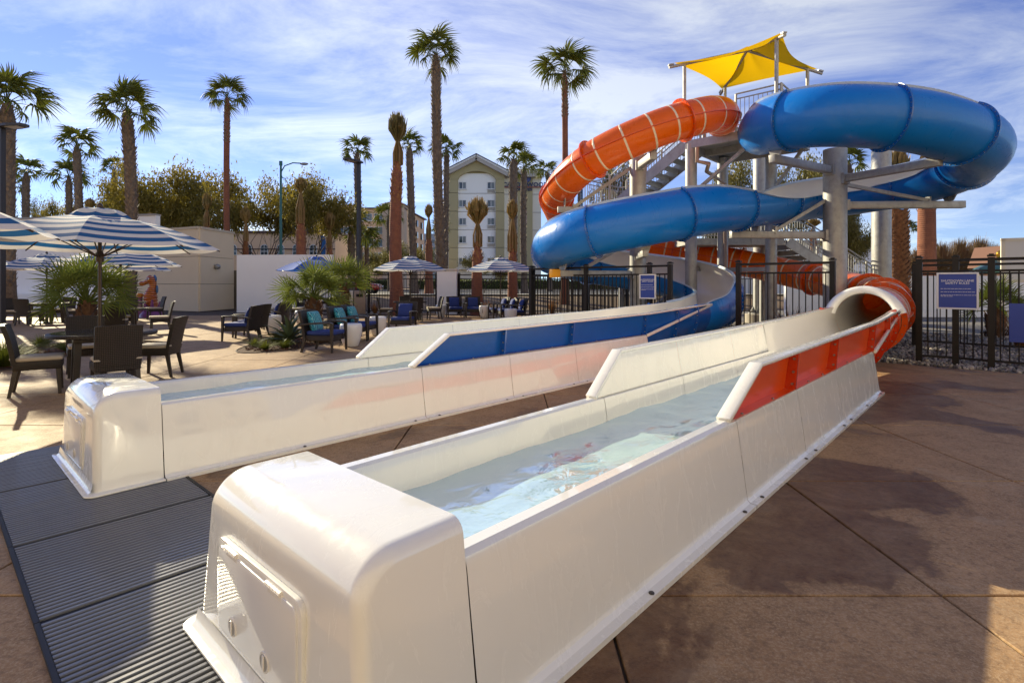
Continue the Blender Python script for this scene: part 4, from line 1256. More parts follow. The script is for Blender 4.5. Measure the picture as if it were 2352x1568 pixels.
# dining chair, looks towards +x
dining = empty('dining_chair', (0, 0, 0), 0, 'x', 'chair', 'dark wicker dining chairs')
soft_box('seat_base', dining, (0, 0, .385), (.49, .49, .11), wicker, .015)
soft_box('seat_cushion', dining, (.02, 0, .468), (.48, .47, .055), beige_c, .024)
slab_bend('backrest', dining, [(-.225, .40), (-.245, .55), (-.285, .75), (-.335, .915)], .50, .05, wicker, .012)
for s_ in (-1, 1):
    leg('leg', dining, (.205, s_ * .21, .34), (.225, s_ * .225, 0), .05, .034)
    leg('leg', dining, (-.21, s_ * .21, .36), (-.275, s_ * .23, 0), .052, .034)
mb = MB(); mb.bar((-.265, -.255, .485), (-.265, .255, .485), .008, .02); mb.build('cushion_tie', beige_c, dining)
# lounge chair, looks towards +x
lounge = empty('lounge_chair', (0, 0, 0), 0, 'x', 'armchair', 'dark wicker lounge chairs')
soft_box('seat_base', lounge, (0, 0, .30), (.62, .60, .12), wicker, .015)
soft_box('seat_cushion', lounge, (.03, 0, .405), (.60, .565, .095), navy_c, .035)
slab_bend('backrest', lounge, [(-.29, .28), (-.315, .50), (-.36, .70), (-.41, .88)], .66, .055, wicker, .012)
for s_ in (-1, 1):
    leg('leg', lounge, (.32, s_ * .325, .60), (.335, s_ * .335, 0), .062, .036)
    leg('leg', lounge, (-.28, s_ * .30, .30), (-.36, s_ * .315, 0), .06, .036)
    mb = MB(); mb.grid([[(x, s_ * .325 - .035, z), (x, s_ * .325 + .035, z), (x, s_ * .325 + .035, z + .038), (x, s_ * .325 - .035, z + .038)] for x, z in ((-.39, .55), (-.2, .585), (.1, .605), (.30, .60), (.355, .575))], closed=True)
    mb.add([(-.39, s_ * .325 - .035, .55), (-.39, s_ * .325 + .035, .55), (-.39, s_ * .325 + .035, .588), (-.39, s_ * .325 - .035, .588)], [(0, 1, 2, 3)])
    mb.add([(.355, s_ * .325 - .035, .575), (.355, s_ * .325 + .035, .575), (.355, s_ * .325 + .035, .613), (.355, s_ * .325 - .035, .613)], [(3, 2, 1, 0)])
    mb.build('armrest', frame_d, lounge, fix=True, bevel=.008)
def pillow_mesh(name, m, w_=.43, th=.15):
    mb = MB(); n = 12
    for sgn in (1, -1):
        rows = []
        for i in range(n + 1):
            a = -1 + 2 * i / n; row = []
            for j in range(n + 1):
                b = -1 + 2 * j / n
                pin = 1 - .07 * (1 - abs(a) ** 2) * (abs(b) ** 3) ; pin2 = 1 - .07 * (1 - abs(b) ** 2) * (abs(a) ** 3)
                h_ = max(0, (1 - a ** 4) * (1 - b ** 4)) ** .55
                row.append((sgn * th / 2 * h_, a * w_ / 2 * pin, b * w_ / 2 * pin2))
            rows.append(row)
        mb.grid(rows, flip=(sgn < 0))
    return mb.data(name, m, 60)
pil_navy = pillow_mesh('pillow', navy_c); pil_teal = pillow_mesh('pillow', teal_c, .45, .16)
# tables
table = empty('dining_table', (0, 0, 0), 0, 'x', 'table', 'round dark dining tables')
mb = MB(); mb.lathe([(.0, .69), (.62, .69), (.655, .70), (.66, .725), (.65, .745), (.60, .747)], 44, cap=False); mb.build('table_rim', wicker, table, smooth=40)
mb = MB(); mb.lathe([(.605, .742), (.605, .752), (0.0, .752)], 44, cap=False); mb.build('glass_top', mat('dark_table_glass', (0.03, 0.028, 0.027), 0.10, spec=0.6), table)
for k in range(4):
    a = pi / 4 + k * pi / 2
    leg('leg', table, (.43 * cos(a), .43 * sin(a), .69), (.47 * cos(a), .47 * sin(a), 0), .085, .07)
soft_box('apron', table, (0, 0, .655), (.72, .72, .06), frame_d, .01)
stool = empty('side_table', (0, 0, 0), 0, 'x', 'side table', 'white drum side tables')
mb = MB(); mb.lathe([(0, .0), (.15, .0), (.17, .02), (.215, .16), (.245, .32), (.252, .44), (.245, .50), (.225, .525), (.20, .528), (0, .522)], 32, cap=False, sx=1.0, sy=.92)
mb.build('drum', mat('white_resin', (0.78, 0.76, 0.72), 0.3, coat=.3), stool, smooth=50)
mb = MB(); mb.lathe([(.012, -.08), (.02, -.06), (.02, .06), (.012, .08)], 8, (.236, 0, .30)); mb.build('grip_slot', mat('shadow_slot', (0.25, 0.24, 0.22), .7), stool, smooth=60)
# umbrella
def stripe_cloth():
    m = bpy.data.materials.new('striped_canopy_cloth'); m.use_nodes = True
    t = m.node_tree; b = t.nodes['Principled BSDF']; n_ = t.nodes.new; l_ = t.links.new
    u = n_('ShaderNodeUVMap'); s_ = n_('ShaderNodeSeparateXYZ'); l_(u.outputs[0], s_.inputs[0])
    mu = n_('ShaderNodeMath'); mu.operation = 'MULTIPLY'; mu.inputs[1].default_value = 7.5; l_(s_.outputs['Y'], mu.inputs[0])
    fr = n_('ShaderNodeMath'); fr.operation = 'FRACT'; l_(mu.outputs[0], fr.inputs[0])
    gt = n_('ShaderNodeMath'); gt.operation = 'GREATER_THAN'; gt.inputs[1].default_value = 0.5; l_(fr.outputs[0], gt.inputs[0])
    x = n_('ShaderNodeMix'); x.data_type = 'RGBA'; x.inputs['A'].default_value = (0.76, 0.74, 0.69, 1); x.inputs['B'].default_value = (0.018, 0.12, 0.31, 1); l_(gt.outputs[0], x.inputs['Factor'])
    l_(x.outputs['Result'], b.inputs['Base Color']); b.inputs['Roughness'].default_value = 0.85
    tr = n_('ShaderNodeBsdfTranslucent'); l_(x.outputs['Result'], tr.inputs[0])
    ms = n_('ShaderNodeMixShader'); ms.inputs[0].default_value = 0.28
    l_(b.outputs[0], ms.inputs[1]); l_(tr.outputs[0], ms.inputs[2]); l_(ms.outputs[0], t.nodes['Material Output'].inputs[0])
    return m
stripes = stripe_cloth()
UR, UZ0, UZ1 = 1.53, 1.98, 2.50
def canopy_mesh(r0, r1, z0, z1, v0, v1, sag=.035, flap=0.0):
    mb = MB(); mb.uv = []; n = 8; sub = 6; rows = 8
    for k in range(n):
        a0, a1 = 2 * pi * k / n + pi / 8, 2 * pi * (k + 1) / n + pi / 8
        g = []
        for i in range(rows + 1):
            f = i / rows; r = r0 + (r1 - r0) * f; row = []
            for j in range(sub + 1):
                t_ = j / sub
                x = r * (cos(a0) * (1 - t_) + cos(a1) * t_); y = r * (sin(a0) * (1 - t_) + sin(a1) * t_)
                z = z0 + (z1 - z0) * (f ** 1.0) + .10 * sin(pi * f) * (1 - .15) - sag * 4 * t_ * (1 - t_) * f + flap * f * f * (1 - 4 * t_ * (1 - t_))
                row.append((x, y, z)); mb.uv.append((t_, v0 + (v1 - v0) * f))
            g.append(row)
        mb.grid(g)
    return mb
pole_m = mat('bronze_umbrella_pole', (0.055, 0.035, 0.022), 0.35, metal=.4)
def make_umbrella(cloth, label):
    u = empty('patio_umbrella', (0, 0, 0), 0, label, 'umbrella', 'patio umbrellas')
    mb = MB(); mb.tube([(0, 0, .04), (0, 0, UZ1 - .03)], .024, 14); mb.build('pole', pole_m, u, smooth=60)
    mb = MB(); mb.lathe([(.27, 0), (.27, .035), (.24, .05), (.05, .06), (.045, .30), (.032, .31)], 28); mb.build('base', frame_d, u, smooth=40)
    canopy_mesh(.16, UR, UZ1 - .07, UZ0, .1, 1.0).build('canopy', cloth, u, smooth=30)
    canopy_mesh(.02, .40, UZ1, UZ1 - .13, 0.0, .25, 0.01, .02).build('vent_cap', cloth, u, smooth=30)
    mb = MB(); mb.lathe([(.0, UZ1 - .02), (.035, UZ1), (.02, UZ1 + .03), (.042, UZ1 + .06), (.03, UZ1 + .10), (0, UZ1 + .12)], 12, cap=False); mb.build('finial', pole_m, u, smooth=60)
    mb = MB(); mb.lathe([(.045, UZ0 - .22), (.05, UZ0 - .18), (.05, UZ0 - .10), (.03, UZ0 - .06)], 12); mb.build('hub', pole_m, u, smooth=60)
    rb = MB()
    P = [(.05, 0, UZ1 - .07)] + [(.16 + (UR - .16) * f, 0, UZ1 - .095 + (UZ0 - UZ1 + .07) * f + .085 * sin(pi * f)) for f in (.25, .5, .75, 1)]
    rb.tube(P, .010, 6); rme = rb.data('rib', pole_m, 60)
    stb = MB(); stb.tube([(.04, 0, UZ0 - .14), (.16 + (UR - .16) * .48, 0, UZ1 - .11 + (UZ0 - UZ1 + .07) * .48 + .085 * sin(pi * .48))], .009, 6); sme = stb.data('strut', pole_m, 60)
    for k in range(8):
        a = 2 * pi * k / 8 + pi / 8
        for nm, me in (('rib', rme), ('strut', sme)):
            o = obj(nm, me, u); o.rotation_euler = (0, 0, a)
    return u
um = make_umbrella(stripes, 'x'); used_u = []
UM = [(-5.97, 7.85, 6, 'blue and white striped umbrella over the nearest dining table, left'), (-6.2, 5.1, 30, 'striped umbrella cut off by the left edge of the photo, nearest'),
      (-17.0, 19.8, 12, 'striped umbrella in the back left, before the white wall'), (-11.2, 15.5, 20, 'striped umbrella behind the fan palm, over the middle dining table'),
      (-15.1, 21.2, 3, 'striped umbrella farthest back, in front of the tan storage building'), (-19.4, 19.6, 33, 'striped umbrella tip at the left edge, behind the nearest ones'),
      (-4.05, 21.6, 8, 'striped umbrella left of the white pillar, over a dining table'), (-.47, 22.6, 2, 'striped umbrella right of the white pillar, over the lounge corner')]
for x, y, a, lab in UM: place(um, used_u, (x, y, 0), R(a), lab, 'striped patio umbrellas')
ub = make_umbrella(mat('solid_blue_canopy_cloth', (0.02, 0.11, 0.50), .85, trans=.25), 'solid blue patio umbrella half hidden behind the fan palms'); ub.location = (-7.9, 21.9, 0); ub.rotation_euler = (0, 0, R(10))

used_t, used_d = [], []
def face(p, q): return math.atan2(q[1] - p[1], q[0] - p[0])
TB = [((-5.95, 7.9), 'round dark dining table nearest the camera on the left', 'nearest table', 41, .98),
      ((-11.2, 15.5), 'round dark dining table under the middle umbrella', 'middle table', 30, .95),
      ((-17.0, 19.8), 'round dark dining table in the back left by the white wall', 'back left table', 10, .95),
      ((-15.1, 21.2), 'round dark dining table by the tan storage building', 'storage building table', 40, .95),
      ((-4.05, 21.6), 'round dark dining table near the white pillar', 'white pillar table', 20, .95),
      ((-7.9, 21.9), 'round dark dining table under the solid blue umbrella', 'blue umbrella table', 50, .95)]
side_words = ['on its right side', 'on its far side', 'on its left side', 'on its near side']
for (x, y), (fx, fy), lb in (((-6.3, 7.22), (.80, .6), 'dark wicker dining chair at the nearest table, seen from behind at far left'), ((-5.2, 7.1), (-.72, .75), 'dark wicker dining chair nearest the left white end box, its back to camera'),
                             ((-5.62, 8.6), (-.95, -.2), 'dark wicker dining chair on the right of the nearest table, leaning back'), ((-6.75, 8.6), (.65, -.75), 'dark wicker dining chair behind the nearest table, facing the camera')):
    place(dining, used_d, (x, y, 0), math.atan2(fy, fx), lb, 'dark wicker dining chairs')
for (tx, ty), lab, nm, a0, rr in TB:
    place(table, used_t, (tx, ty, 0), R(a0), lab, 'round dark dining tables')
    if nm == 'nearest table': continue
    for k in range(4):
        a = R(a0 - 45 + 45 + 90 * k) if nm != 'nearest table' else R((45, 132, 222, 318)[k])
        px, py = tx + rr * cos(a), ty + rr * sin(a)
        da = ((math.degrees(a) + 45) % 360) // 90
        lb = 'dark wicker dining chair at the %s, %s' % (nm, side_words[int(da)])
        place(dining, used_d, (px, py, 0), a + pi + R(random.uniform(-9, 9)), lb, 'dark wicker dining chairs')

used_l, used_s = [], []
LC = [((-6.95, 13.95), 180, 'navy', 'lounge chair facing left, nearest of the left row'), ((-7.15, 14.85), 182, None, 'lounge chair facing left, second of the left row'),
      ((-7.45, 16.75), 184, 'navy', 'lounge chair facing left, third of the left row'), ((-7.7, 17.7), 186, None, 'lounge chair facing left, farthest of the left row'),
      ((-4.03, 11.65), -8, 'teal', 'lounge chair with teal pillow nearest the blue run-out'), ((-4.02, 13.35), -6, 'teal', 'lounge chair with teal pillow, middle of the right row'),
      ((-3.98, 14.25), -6, 'teal', 'lounge chair with teal pillow, farthest of the right row'), ((-3.28, 16.3), -96, 'navy', 'lounge chair with navy pillow facing the camera'),
      ((-2.45, 23.3), -75, 'navy', 'lounge chair right of the white drum by the pillar'), ((-1.65, 23.2), -80, 'navy', 'lounge chair with navy pillow, left of the red palm trunk'),
      ((-.55, 22.3), -160, 'navy', 'lounge chair with navy pillow beside the umbrella pole'), ((-.2, 21.5), -165, 'navy', 'lounge chair with navy pillow, middle of the corner trio'),
      ((.15, 20.7), -170, 'navy', 'lounge chair with navy pillow nearest the steel fence')]
for (x, y), a, pl, lab in LC:
    place(lounge, used_l, (x, y, 0), R(a), lab, 'dark wicker lounge chairs')
    if pl:
        o = obj('pillow', pil_navy if pl == 'navy' else pil_teal)
        o.location = (x + cos(R(a)) * -.215, y + sin(R(a)) * -.215, .445 + .19); o.rotation_euler = (0, R(-17), R(a))
        lb = ('navy square pillow on the ' if pl == 'navy' else 'teal patterned pillow on the ') + lab.replace(' with navy pillow', '').replace(' with teal pillow', '')
        tag(o, lb, 'pillow', 'pillows on the lounge chairs')
for (x, y), lab in (((-3.72, 12.52), 'white drum side table between the two teal pillow chairs'), ((-3.75, 15.15), 'white drum side table at the far end of the right chair row'),
                    ((-6.95, 15.75), 'white drum side table behind the left chair row'), ((-7.15, 18.5), 'white drum side table at the far end of left chair row'),
                    ((-3.1, 23.6), 'white drum side table in front of the white pillar'), ((-1.15, 22.75), 'white drum side table between lounge chairs in the corner'),
                    ((-.05, 19.95), 'white drum side table beside the steel fence corner')):
    place(stool, used_s, (x, y, 0), random.uniform(0, 6), lab, 'white drum side tables')

# bins, lamps
binm = mat('brushed_steel_bin', (0.42, 0.38, 0.33), 0.38, metal=.6, wave=(4, .1, 'Z'))
bn = empty('litter_bin', (-7.35, 25.2, 0), R(12), 'pair of square steel litter bins under the tall lamp post', 'litter bin')
mb = MB(); mb.box((-.27, 0, .56), (.50, .52, 1.12)); mb.build('bin_body', binm, bn, bevel=.02)
mb = MB(); mb.box((.27, 0, .56), (.50, .52, 1.12)); mb.build('bin_body', mat('tan_bin', (0.34, 0.24, 0.17), .5), bn, bevel=.02)
mb = MB(); mb.box((-.27, -.27, .9), (.30, .02, .14)); mb.box((.27, -.27, .9), (.30, .02, .14)); tag(mb.build('slots', iron, bn), kind='stuff')
lampm = mat('dark_lamp_post', (0.03, 0.027, 0.026), .45)
def lamp_post(x, y, h, a, label):
    g = empty('lamp_post', (x, y, 0), R(a), label, 'lamp post', 'square dark lamp posts')
    mb = MB(); mb.box((0, 0, h / 2), (.15, .15, h)); mb.build('post', lampm, g)
    mb = MB(); mb.box((0, 0, .05), (.34, .34, .1)); mb.build('base', lampm, g, bevel=.01)
    mb = MB(); mb.prism([(-.1, -.2), (.5, -.24), (.95, -.16), (1.0, 0), (.95, .16), (.5, .24), (-.1, .2)], h + .01, h + .09); hd = mb.build('lamp_head', lampm, g, fix=True)
    mb = MB(); mb.prism([(.3, -.15), (.8, -.12), (.8, .12), (.3, .15)], h - .004, h + .008); mb.build('lens', mat('lamp_lens', (.45, .44, .40), .3), hd, fix=True)
lamp_post(-7.55, 26.7, 7.35, -115, 'tall dark lamp post with flat head beside the litter bins')
lamp_post(-16.95, 18.0, 6.60, -12, 'dark lamp post with flat head at the left edge')

# seahorse water-play figure
sea = empty('seahorse_figure', (-15.45, 23.2, 0), R(0), 'orange seahorse play figure standing on a purple coral base', 'statue')
so2 = mat('orange_painted_fibreglass', (0.52, 0.13, 0.018), .35, coat=.4)
t_ = so2.node_tree; wv_ = t_.nodes.new('ShaderNodeTexWave'); wv_.bands_direction = 'Z'; wv_.inputs['Scale'].default_value = 2.6; wv_.inputs['Distortion'].default_value = 1.0
tc_ = t_.nodes.new('ShaderNodeTexCoord'); t_.links.new(tc_.outputs['Object'], wv_.inputs['Vector'])
mx_ = t_.nodes.new('ShaderNodeMix'); mx_.data_type = 'RGBA'; mx_.inputs['A'].default_value = (.13, .025, .008, 1); mx_.inputs['B'].default_value = (.55, .15, .02, 1)
rm_ = t_.nodes.new('ShaderNodeMapRange'); rm_.inputs['From Min'].default_value = .15; rm_.inputs['From Max'].default_value = .45; t_.links.new(wv_.outputs['Fac'], rm_.inputs['Value'])
t_.links.new(rm_.outputs['Result'], mx_.inputs['Factor']); t_.links.new(mx_.outputs['Result'], t_.nodes['Principled BSDF'].inputs['Base Color'])
def ball(mb, c, r, n=10, sx=1, sy=1, sz=1):
    rows = []
    for i in range(n + 1):
        a = pi * i / n
        rows.append([(c[0] + r * sx * sin(a) * cos(2 * pi * k / 14), c[1] + r * sy * sin(a) * sin(2 * pi * k / 14), c[2] + r * sz * cos(a)) for k in range(14)])
    mb.grid(rows, closed=True, flip=True)
body = catmull([(.32, 0, .35, .10), (.22, 0, .62, .20), (.05, 0, .92, .31), (-.04, 0, 1.25, .36), (.02, 0, 1.58, .29), (.10, 0, 1.85, .20), (.10, 0, 2.08, .20), (.02, 0, 2.28, .27), (-.06, 0, 2.44, .20), (-.05, 0, 2.58, .05)], .035)
mb = MB(); mb.tube([p[:3] for p in body], [p[3] * (1 + .07 * sin(i * 1.15) * (1 if p[2] < 1.9 else 0)) for i, p in enumerate(body)], 20)
mb.build('body', so2, sea, smooth=60)
mb = MB(); sn = catmull([(-.02, 0, 2.27, .2), (-.22, 0, 2.20, .15), (-.42, 0, 2.09, .12), (-.58, 0, 2.06, .15), (-.66, 0, 2.04, .12), (-.68, 0, 2.04, .03)], .04); mb.tube([p[:3] for p in sn], [p[3] for p in sn], 16); mb.build('snout', so2, sea, smooth=60)
for s_ in (-1, 1):
    mb = MB(); ball(mb, (-.02, s_ * .225, 2.33), .085, 8, 1, .6, 1); ey = mb.build('eye', mat('white_eye', (.7, .68, .62), .3), sea, smooth=180)
    mb = MB(); ball(mb, (-.05, s_ * .27, 2.325), .045, 8, 1, .5, 1); mb.build('pupil', mat('dark_pupil', (.01, .015, .03), .2), ey, smooth=180)
finm = mat('blue_painted_fin', (.03, .12, .32), .35, coat=.4)
mb = MB(); ball(mb, (.26, 0, 2.36), .15, 8, .6, .5, 1.2); ball(mb, (.22, 0, 2.5), .1, 8, .7, .5, .9); mb.build('crest', finm, sea, smooth=180)
mb = MB(); ball(mb, (.36, 0, 1.72), .16, 8, .5, .35, 1.6); mb.build('back_fin', finm, sea, smooth=180)
mb = MB(); pm = mat('purple_painted_coral', (.13, .03, .20), .4, coat=.3, noise=(5, .8, (.30, .05, .20)))
r4 = random.Random(11)
mb.lathe([(.62, 0), (.60, .18), (.45, .40), (.30, .58), (.12, .66)], 22)
mb.build('coral_base', pm, sea, smooth=60)
for k in range(7):
    a = k * .9; mb = MB(); rr = r4.uniform(.35, .55)
    x, y = rr * cos(a), rr * sin(a); mb.tube([(x, y, .1), (x * 1.1, y * 1.1, .6), (x * 1.25, y * 1.2, r4.uniform(.75, 1.15))], [.12, .10, .05], 10); mb.build('coral_arm', pm, sea, smooth=60)
mb = MB(); mb.tube([(-.62, -.1, .02), (-.62, -.1, 1.25)], .14, 14); nz = mb.build('spray_post', pm, sea, smooth=60)
mb = MB(); mb.lathe([(.16, 1.25), (.18, 1.32), (.16, 1.45), (.1, 1.48)], 14, (-.62, -.1, 0)); mb.build('spray_cap', mat('amber_cap', (.60, .22, .02), .35), nz, smooth=60)

sea.scale = (.70, .70, .70)
# ------------------------------------------------------------------ palms
leaf_g = mat('palm_leaf_green', (0.085, 0.11, 0.018), 0.6, spec=0.2, trans=.25, noise=(1.5, .8, (0.15, 0.15, 0.022)))
leaf_dk = mat('fan_palm_leaf', (0.12, 0.165, 0.03), 0.6, spec=0.2, trans=.3, noise=(2.5, .8, (0.16, 0.17, 0.035)))
leaf_dry = mat('dry_palm_leaf', (0.36, 0.20, 0.085), 0.7, trans=.25, noise=(3, .9, (0.20, 0.16, 0.04)))
leaf_tied = mat('tied_palm_leaf', (0.16, 0.135, 0.03), 0.6, trans=.2, noise=(2, .9, (0.34, 0.19, 0.07)))
bark_g = mat('grey_palm_bark', (0.21, 0.165, 0.125), 0.95, noise=(5, .9, (0.075, 0.055, 0.042)), bump=(14, .8, .06))
bark_r = mat('red_brown_palm_bark', (0.25, 0.095, 0.05), 0.9, noise=(4, .8, (0.16, 0.06, 0.035)), wave=(3.2, .9, 'Z', 1.2))
boot_m = mat('palm_leaf_bases', (0.27, 0.20, 0.135), 0.9, noise=(6, .9, (0.07, 0.045, 0.03)))
boot_r = mat('orange_palm_leaf_bases', (0.34, 0.16, 0.07), 0.9, noise=(6, .9, (0.16, 0.07, 0.03)))
def add_frond(mb, M, rnd, lp=1.0, rad=.92, nseg=22, span=100, droop=.50, stiff=False, w_=.075):
    T = lambda p: M @ Vector(p)
    P = []
    for i in range(5):
        f = i / 4; P.append((lp * f, 0, .06 * sin(pi * f) - .04 * f))
    base = len(mb.v)
    for k in range(4):
        a, b = P[k], P[k + 1]; wa, wb = .028 - .004 * k, .028 - .004 * (k + 1)
        mb.add([T((a[0], -wa, a[2])), T((a[0], wa, a[2])), T((b[0], wb, b[2])), T((b[0], -wb, b[2])), T((a[0], 0, a[2] - wa)), T((b[0], 0, b[2] - wb))], [(0, 1, 2, 3), (0, 3, 5, 4), (1, 4, 5, 2)])
    hub = Vector(P[-1])
    for k in range(nseg):
        ph = R(-span + 2 * span * (k + rnd.uniform(-.25, .25)) / (nseg - 1))
        ln_ = rad * (1 - .22 * (ph / R(span)) ** 2) * rnd.uniform(.86, 1.05)
        d = Vector((cos(ph), sin(ph), 0)); n = Vector((-sin(ph), cos(ph), 0))
        fold = .5 if k % 2 else -.5
        dr = droop * rnd.uniform(.5, 1.5) * (1.0 + .5 * abs(ph) / R(span))
        row = []
        for f, wf in ((0, .15), (.4, 1), (.72, .75), (1, .05)):
            c = hub + d * (ln_ * f * (1 - (.12 * f * f if not stiff else 0)))
            c.z += -dr * ln_ * f * f * (1.25 if f > .8 else 1) + (.10 * ln_ * f * (1 - f) if not stiff else .02) + .10 * abs(sin(ph)) * f * ln_ * (.5 if stiff else 1)
            ww = w_ * wf * (1 if not stiff else .75)
            row.append([T(c - n * ww * .5 + Vector((0, 0, fold * ww * .5))), T(c + n * ww * .5 - Vector((0, 0, fold * ww * .5)))])
        mb.grid(row)
def frond_mesh(seed, m, **k):
    mb = MB(); add_frond(mb, Matrix.Identity(4), random.Random(seed), **k); return mb.data('frond', m)
def crown_angles(n, rnd, hi=86, lo=-14):
    out = []
    for k in range(n):
        e = hi - (hi - lo) * (k / (n - 1)) ** .95 + rnd.uniform(-12, 12)
        out.append((k * 137.5 + rnd.uniform(-35, 35), e, rnd.uniform(.72, 1.12), rnd.uniform(-45, 45)))
    return out
def FM(yaw, el, roll, sc, z=0):
    return Matrix.Translation((0, 0, z)) @ Matrix.Rotation(R(yaw), 4, 'Z') @ Matrix.Rotation(R(-el), 4, 'Y') @ Matrix.Rotation(R(roll), 4, 'X') @ Matrix.Diagonal((sc, sc, sc, 1))
FV = [frond_mesh(s_, leaf_g) for s_ in (1, 2, 3)]
def crown_mesh(seed, n=19, m=None, **k):
    rnd = random.Random(seed); mb = MB()
    for yaw, el, sc, roll in crown_angles(n, rnd): add_frond(mb, FM(yaw, el, roll, sc), rnd, nseg=14, w_=.11, **k)
    return mb.data('crown', m or leaf_g)
CV = [crown_mesh(21), crown_mesh(22), crown_mesh(23)]
def trunk(parent, base, top, r0, r1, m, bootm, boots=(0, 1), dens=26, bsz=.12, seed=1, bulge=0.0):
    """base, top: local vectors; boots from fraction a to b of the height"""
    rnd = random.Random(seed); base, top = Vector(base), Vector(top); h = (top - base).length
    n = max(6, int(h / .55)); pts, rs = [], []
    bend = Vector((rnd.uniform(-1, 1), rnd.uniform(-1, 1), 0)) * .012 * h
    for i in range(n + 1):
        f = i / n; p = base.lerp(top, f) + bend * sin(pi * f)
        pts.append(p); rs.append((r0 + (r1 - r0) * f + (.10 * math.exp(-f * 12))) * rnd.uniform(.97, 1.03) * (1.0 if i < n else .5))
    mb = MB(); mb.tube(pts, rs, 14); tr = mb.build('trunk', m, parent, smooth=60)
    if boots:
        mb = MB(); cnt = int(dens * h * (boots[1] - boots[0]))
        for k in range(cnt):
            f = boots[0] + (boots[1] - boots[0]) * (k + .5) / cnt; i = min(n - 1, int(f * n)); g = f * n - i
            c = pts[i].lerp(pts[i + 1], g); r_ = rs[i] + (rs[i + 1] - rs[i]) * g
            a = R(k * 137.5 + rnd.uniform(-14, 14)); o = Vector((cos(a), sin(a), 0)); t_ = Vector((-sin(a), cos(a), 0))
            s_ = bsz * rnd.uniform(.6, 1.25); q = c + o * (r_ - .01)
            mb.add([q - t_ * s_ * .5, q + t_ * s_ * .5, q + o * s_ * .55 + Vector((0, 0, s_ * 1.0)) + t_ * s_ * .22, q + o * s_ * .5 + Vector((0, 0, s_ * 1.0)) - t_ * s_ * .22, q + Vector((0, 0, -s_ * .5))],
                   [(0, 1, 2, 3), (4, 0, 3), (1, 4, 2), (4, 3, 2)])
        tag(mb.build('leaf_bases', bootm, tr), kind='stuff')
    return tr
def fan_palm(label, cx, cy, bx, Y, r0, r1, boots, m=None, bm_=None, near=True, scale=1.0, seed=0, gz=.5, n=21, bsz=.12):
    top = at(cx, cy, Y); base = at(bx, 651, Y); base.z = gz - .1
    g = empty('fan_palm', base, 0, label, 'palm tree', 'tall fan palms')
    t_ = top - base
    trunk(g, (0, 0, 0), t_, r0, r1, m or bark_g, bm_ or boot_m, boots, seed=seed, bsz=bsz, dens=44 if near else 16)
    rnd = random.Random(seed + 50)
    if near:
        for yaw, el, sc, roll in crown_angles(n, rnd):
            o = obj('frond', FV[rnd.randrange(3)], g); o.matrix_local = Matrix.Translation(t_) @ FM(yaw, el, roll, sc * scale)
    else:
        o = obj('crown', CV[seed % 3], g); o.location = t_; o.rotation_euler = (0, 0, seed * 1.7); o.scale = (scale,) * 3
    return g
fan_palm('tall fan palm cut off at the left edge with a shaggy grey trunk', 16, 238, 20, 22, .22, .27, (.1, 1), seed=1, scale=.92)
fan_palm('tall fan palm with shaggy trunk above the nearest striped umbrella', 291, 258, 297, 25, .20, .24, (.05, 1), seed=2, scale=.92, bsz=.16)
fan_palm('slender fan palm with smooth red trunk, third tall one from the left', 522, 226, 524, 34, .18, .17, (.78, 1), bark_r, seed=3, scale=.92)
fan_palm('tallest fan palm with thick grey trunk, left of the cream hotel', 1001, 128, 1018, 30, .27, .24, (.03, 1), seed=4, scale=.95, bsz=.15)
fan_palm('slender tall fan palm rising behind the upper orange tube', 1297, 166, 1297, 27, .17, .14, (.80, 1), bark_r, seed=5, scale=.92)
for lab, cx, cy, bx, Y, r_, sc, sd_ in (
        ('fan palm with shaggy trunk, second tall one from the left edge', 176, 336, 178, 42, .28, 1.0, 6), ('fan palm above the dark bush near the left edge', 60, 398, 66, 50, .30, 1.0, 7),
        ('fan palm half behind the second shaggy palm at left', 158, 408, 160, 47, .26, 1.1, 8), ('far fan palm above the olive trees at left', 262, 388, 265, 70, .30, 1.0, 9),
        ('fan palm behind the square dark lamp post', 820, 352, 826, 47, .30, .98, 10), ('leaning fan palm right of the tied red palm', 940, 338, 952, 44, .30, .85, 11),
        ('fan palm half hidden behind the tallest palm trunk', 1026, 348, 1022, 52, .28, 1.0, 12), ('fan palm with thick trunk before the hotel sign', 1180, 366, 1179, 44, .36, .9, 13),
        ('fan palm just behind the thick one at the hotel sign', 1204, 385, 1205, 50, .30, .95, 14), ('fan palm crown peeking left of the orange tube', 1258, 396, 1262, 62, .26, .95, 15),
        ('small fan palm at the far left behind the lamp post', 28, 428, 24, 60, .26, .95, 16), ('small far fan palm under the upper orange bend', 1331, 412, 1329, 80, .25, .95, 17),
        ('fan palm standing before the tan apartment building', 893, 497, 896, 62, .25, 1.15, 18), ('far fan palm right of the tan apartment building', 1012, 528, 1013, 70, .25, .9, 19),
        ('distant fan palm between the two grey columns', 1978, 567, 1978, 110, .25, 1.0, 20), ('distant fan palm right of the rear grey column', 2084, 527, 2086, 75, .25, .85, 21),
        ('distant small fan palm left of the two by the columns', 1960, 578, 1960, 120, .25, .9, 22), ('fan palm crown behind the front grey column', 1950, 375, 1950, 40, .25, .9, 23),
        ('low spreading palm behind the square lamp post', 806, 532, 806, 45, .32, 1.25, 24), ('low palm with yellow leaves right of the lamp post', 842, 560, 842, 48, .22, 1.0, 25)):
    fan_palm(lab, cx, cy, bx, Y, r_, r_ * .92, (.3, 1), near=False, scale=sc, seed=sd_, bsz=.2)
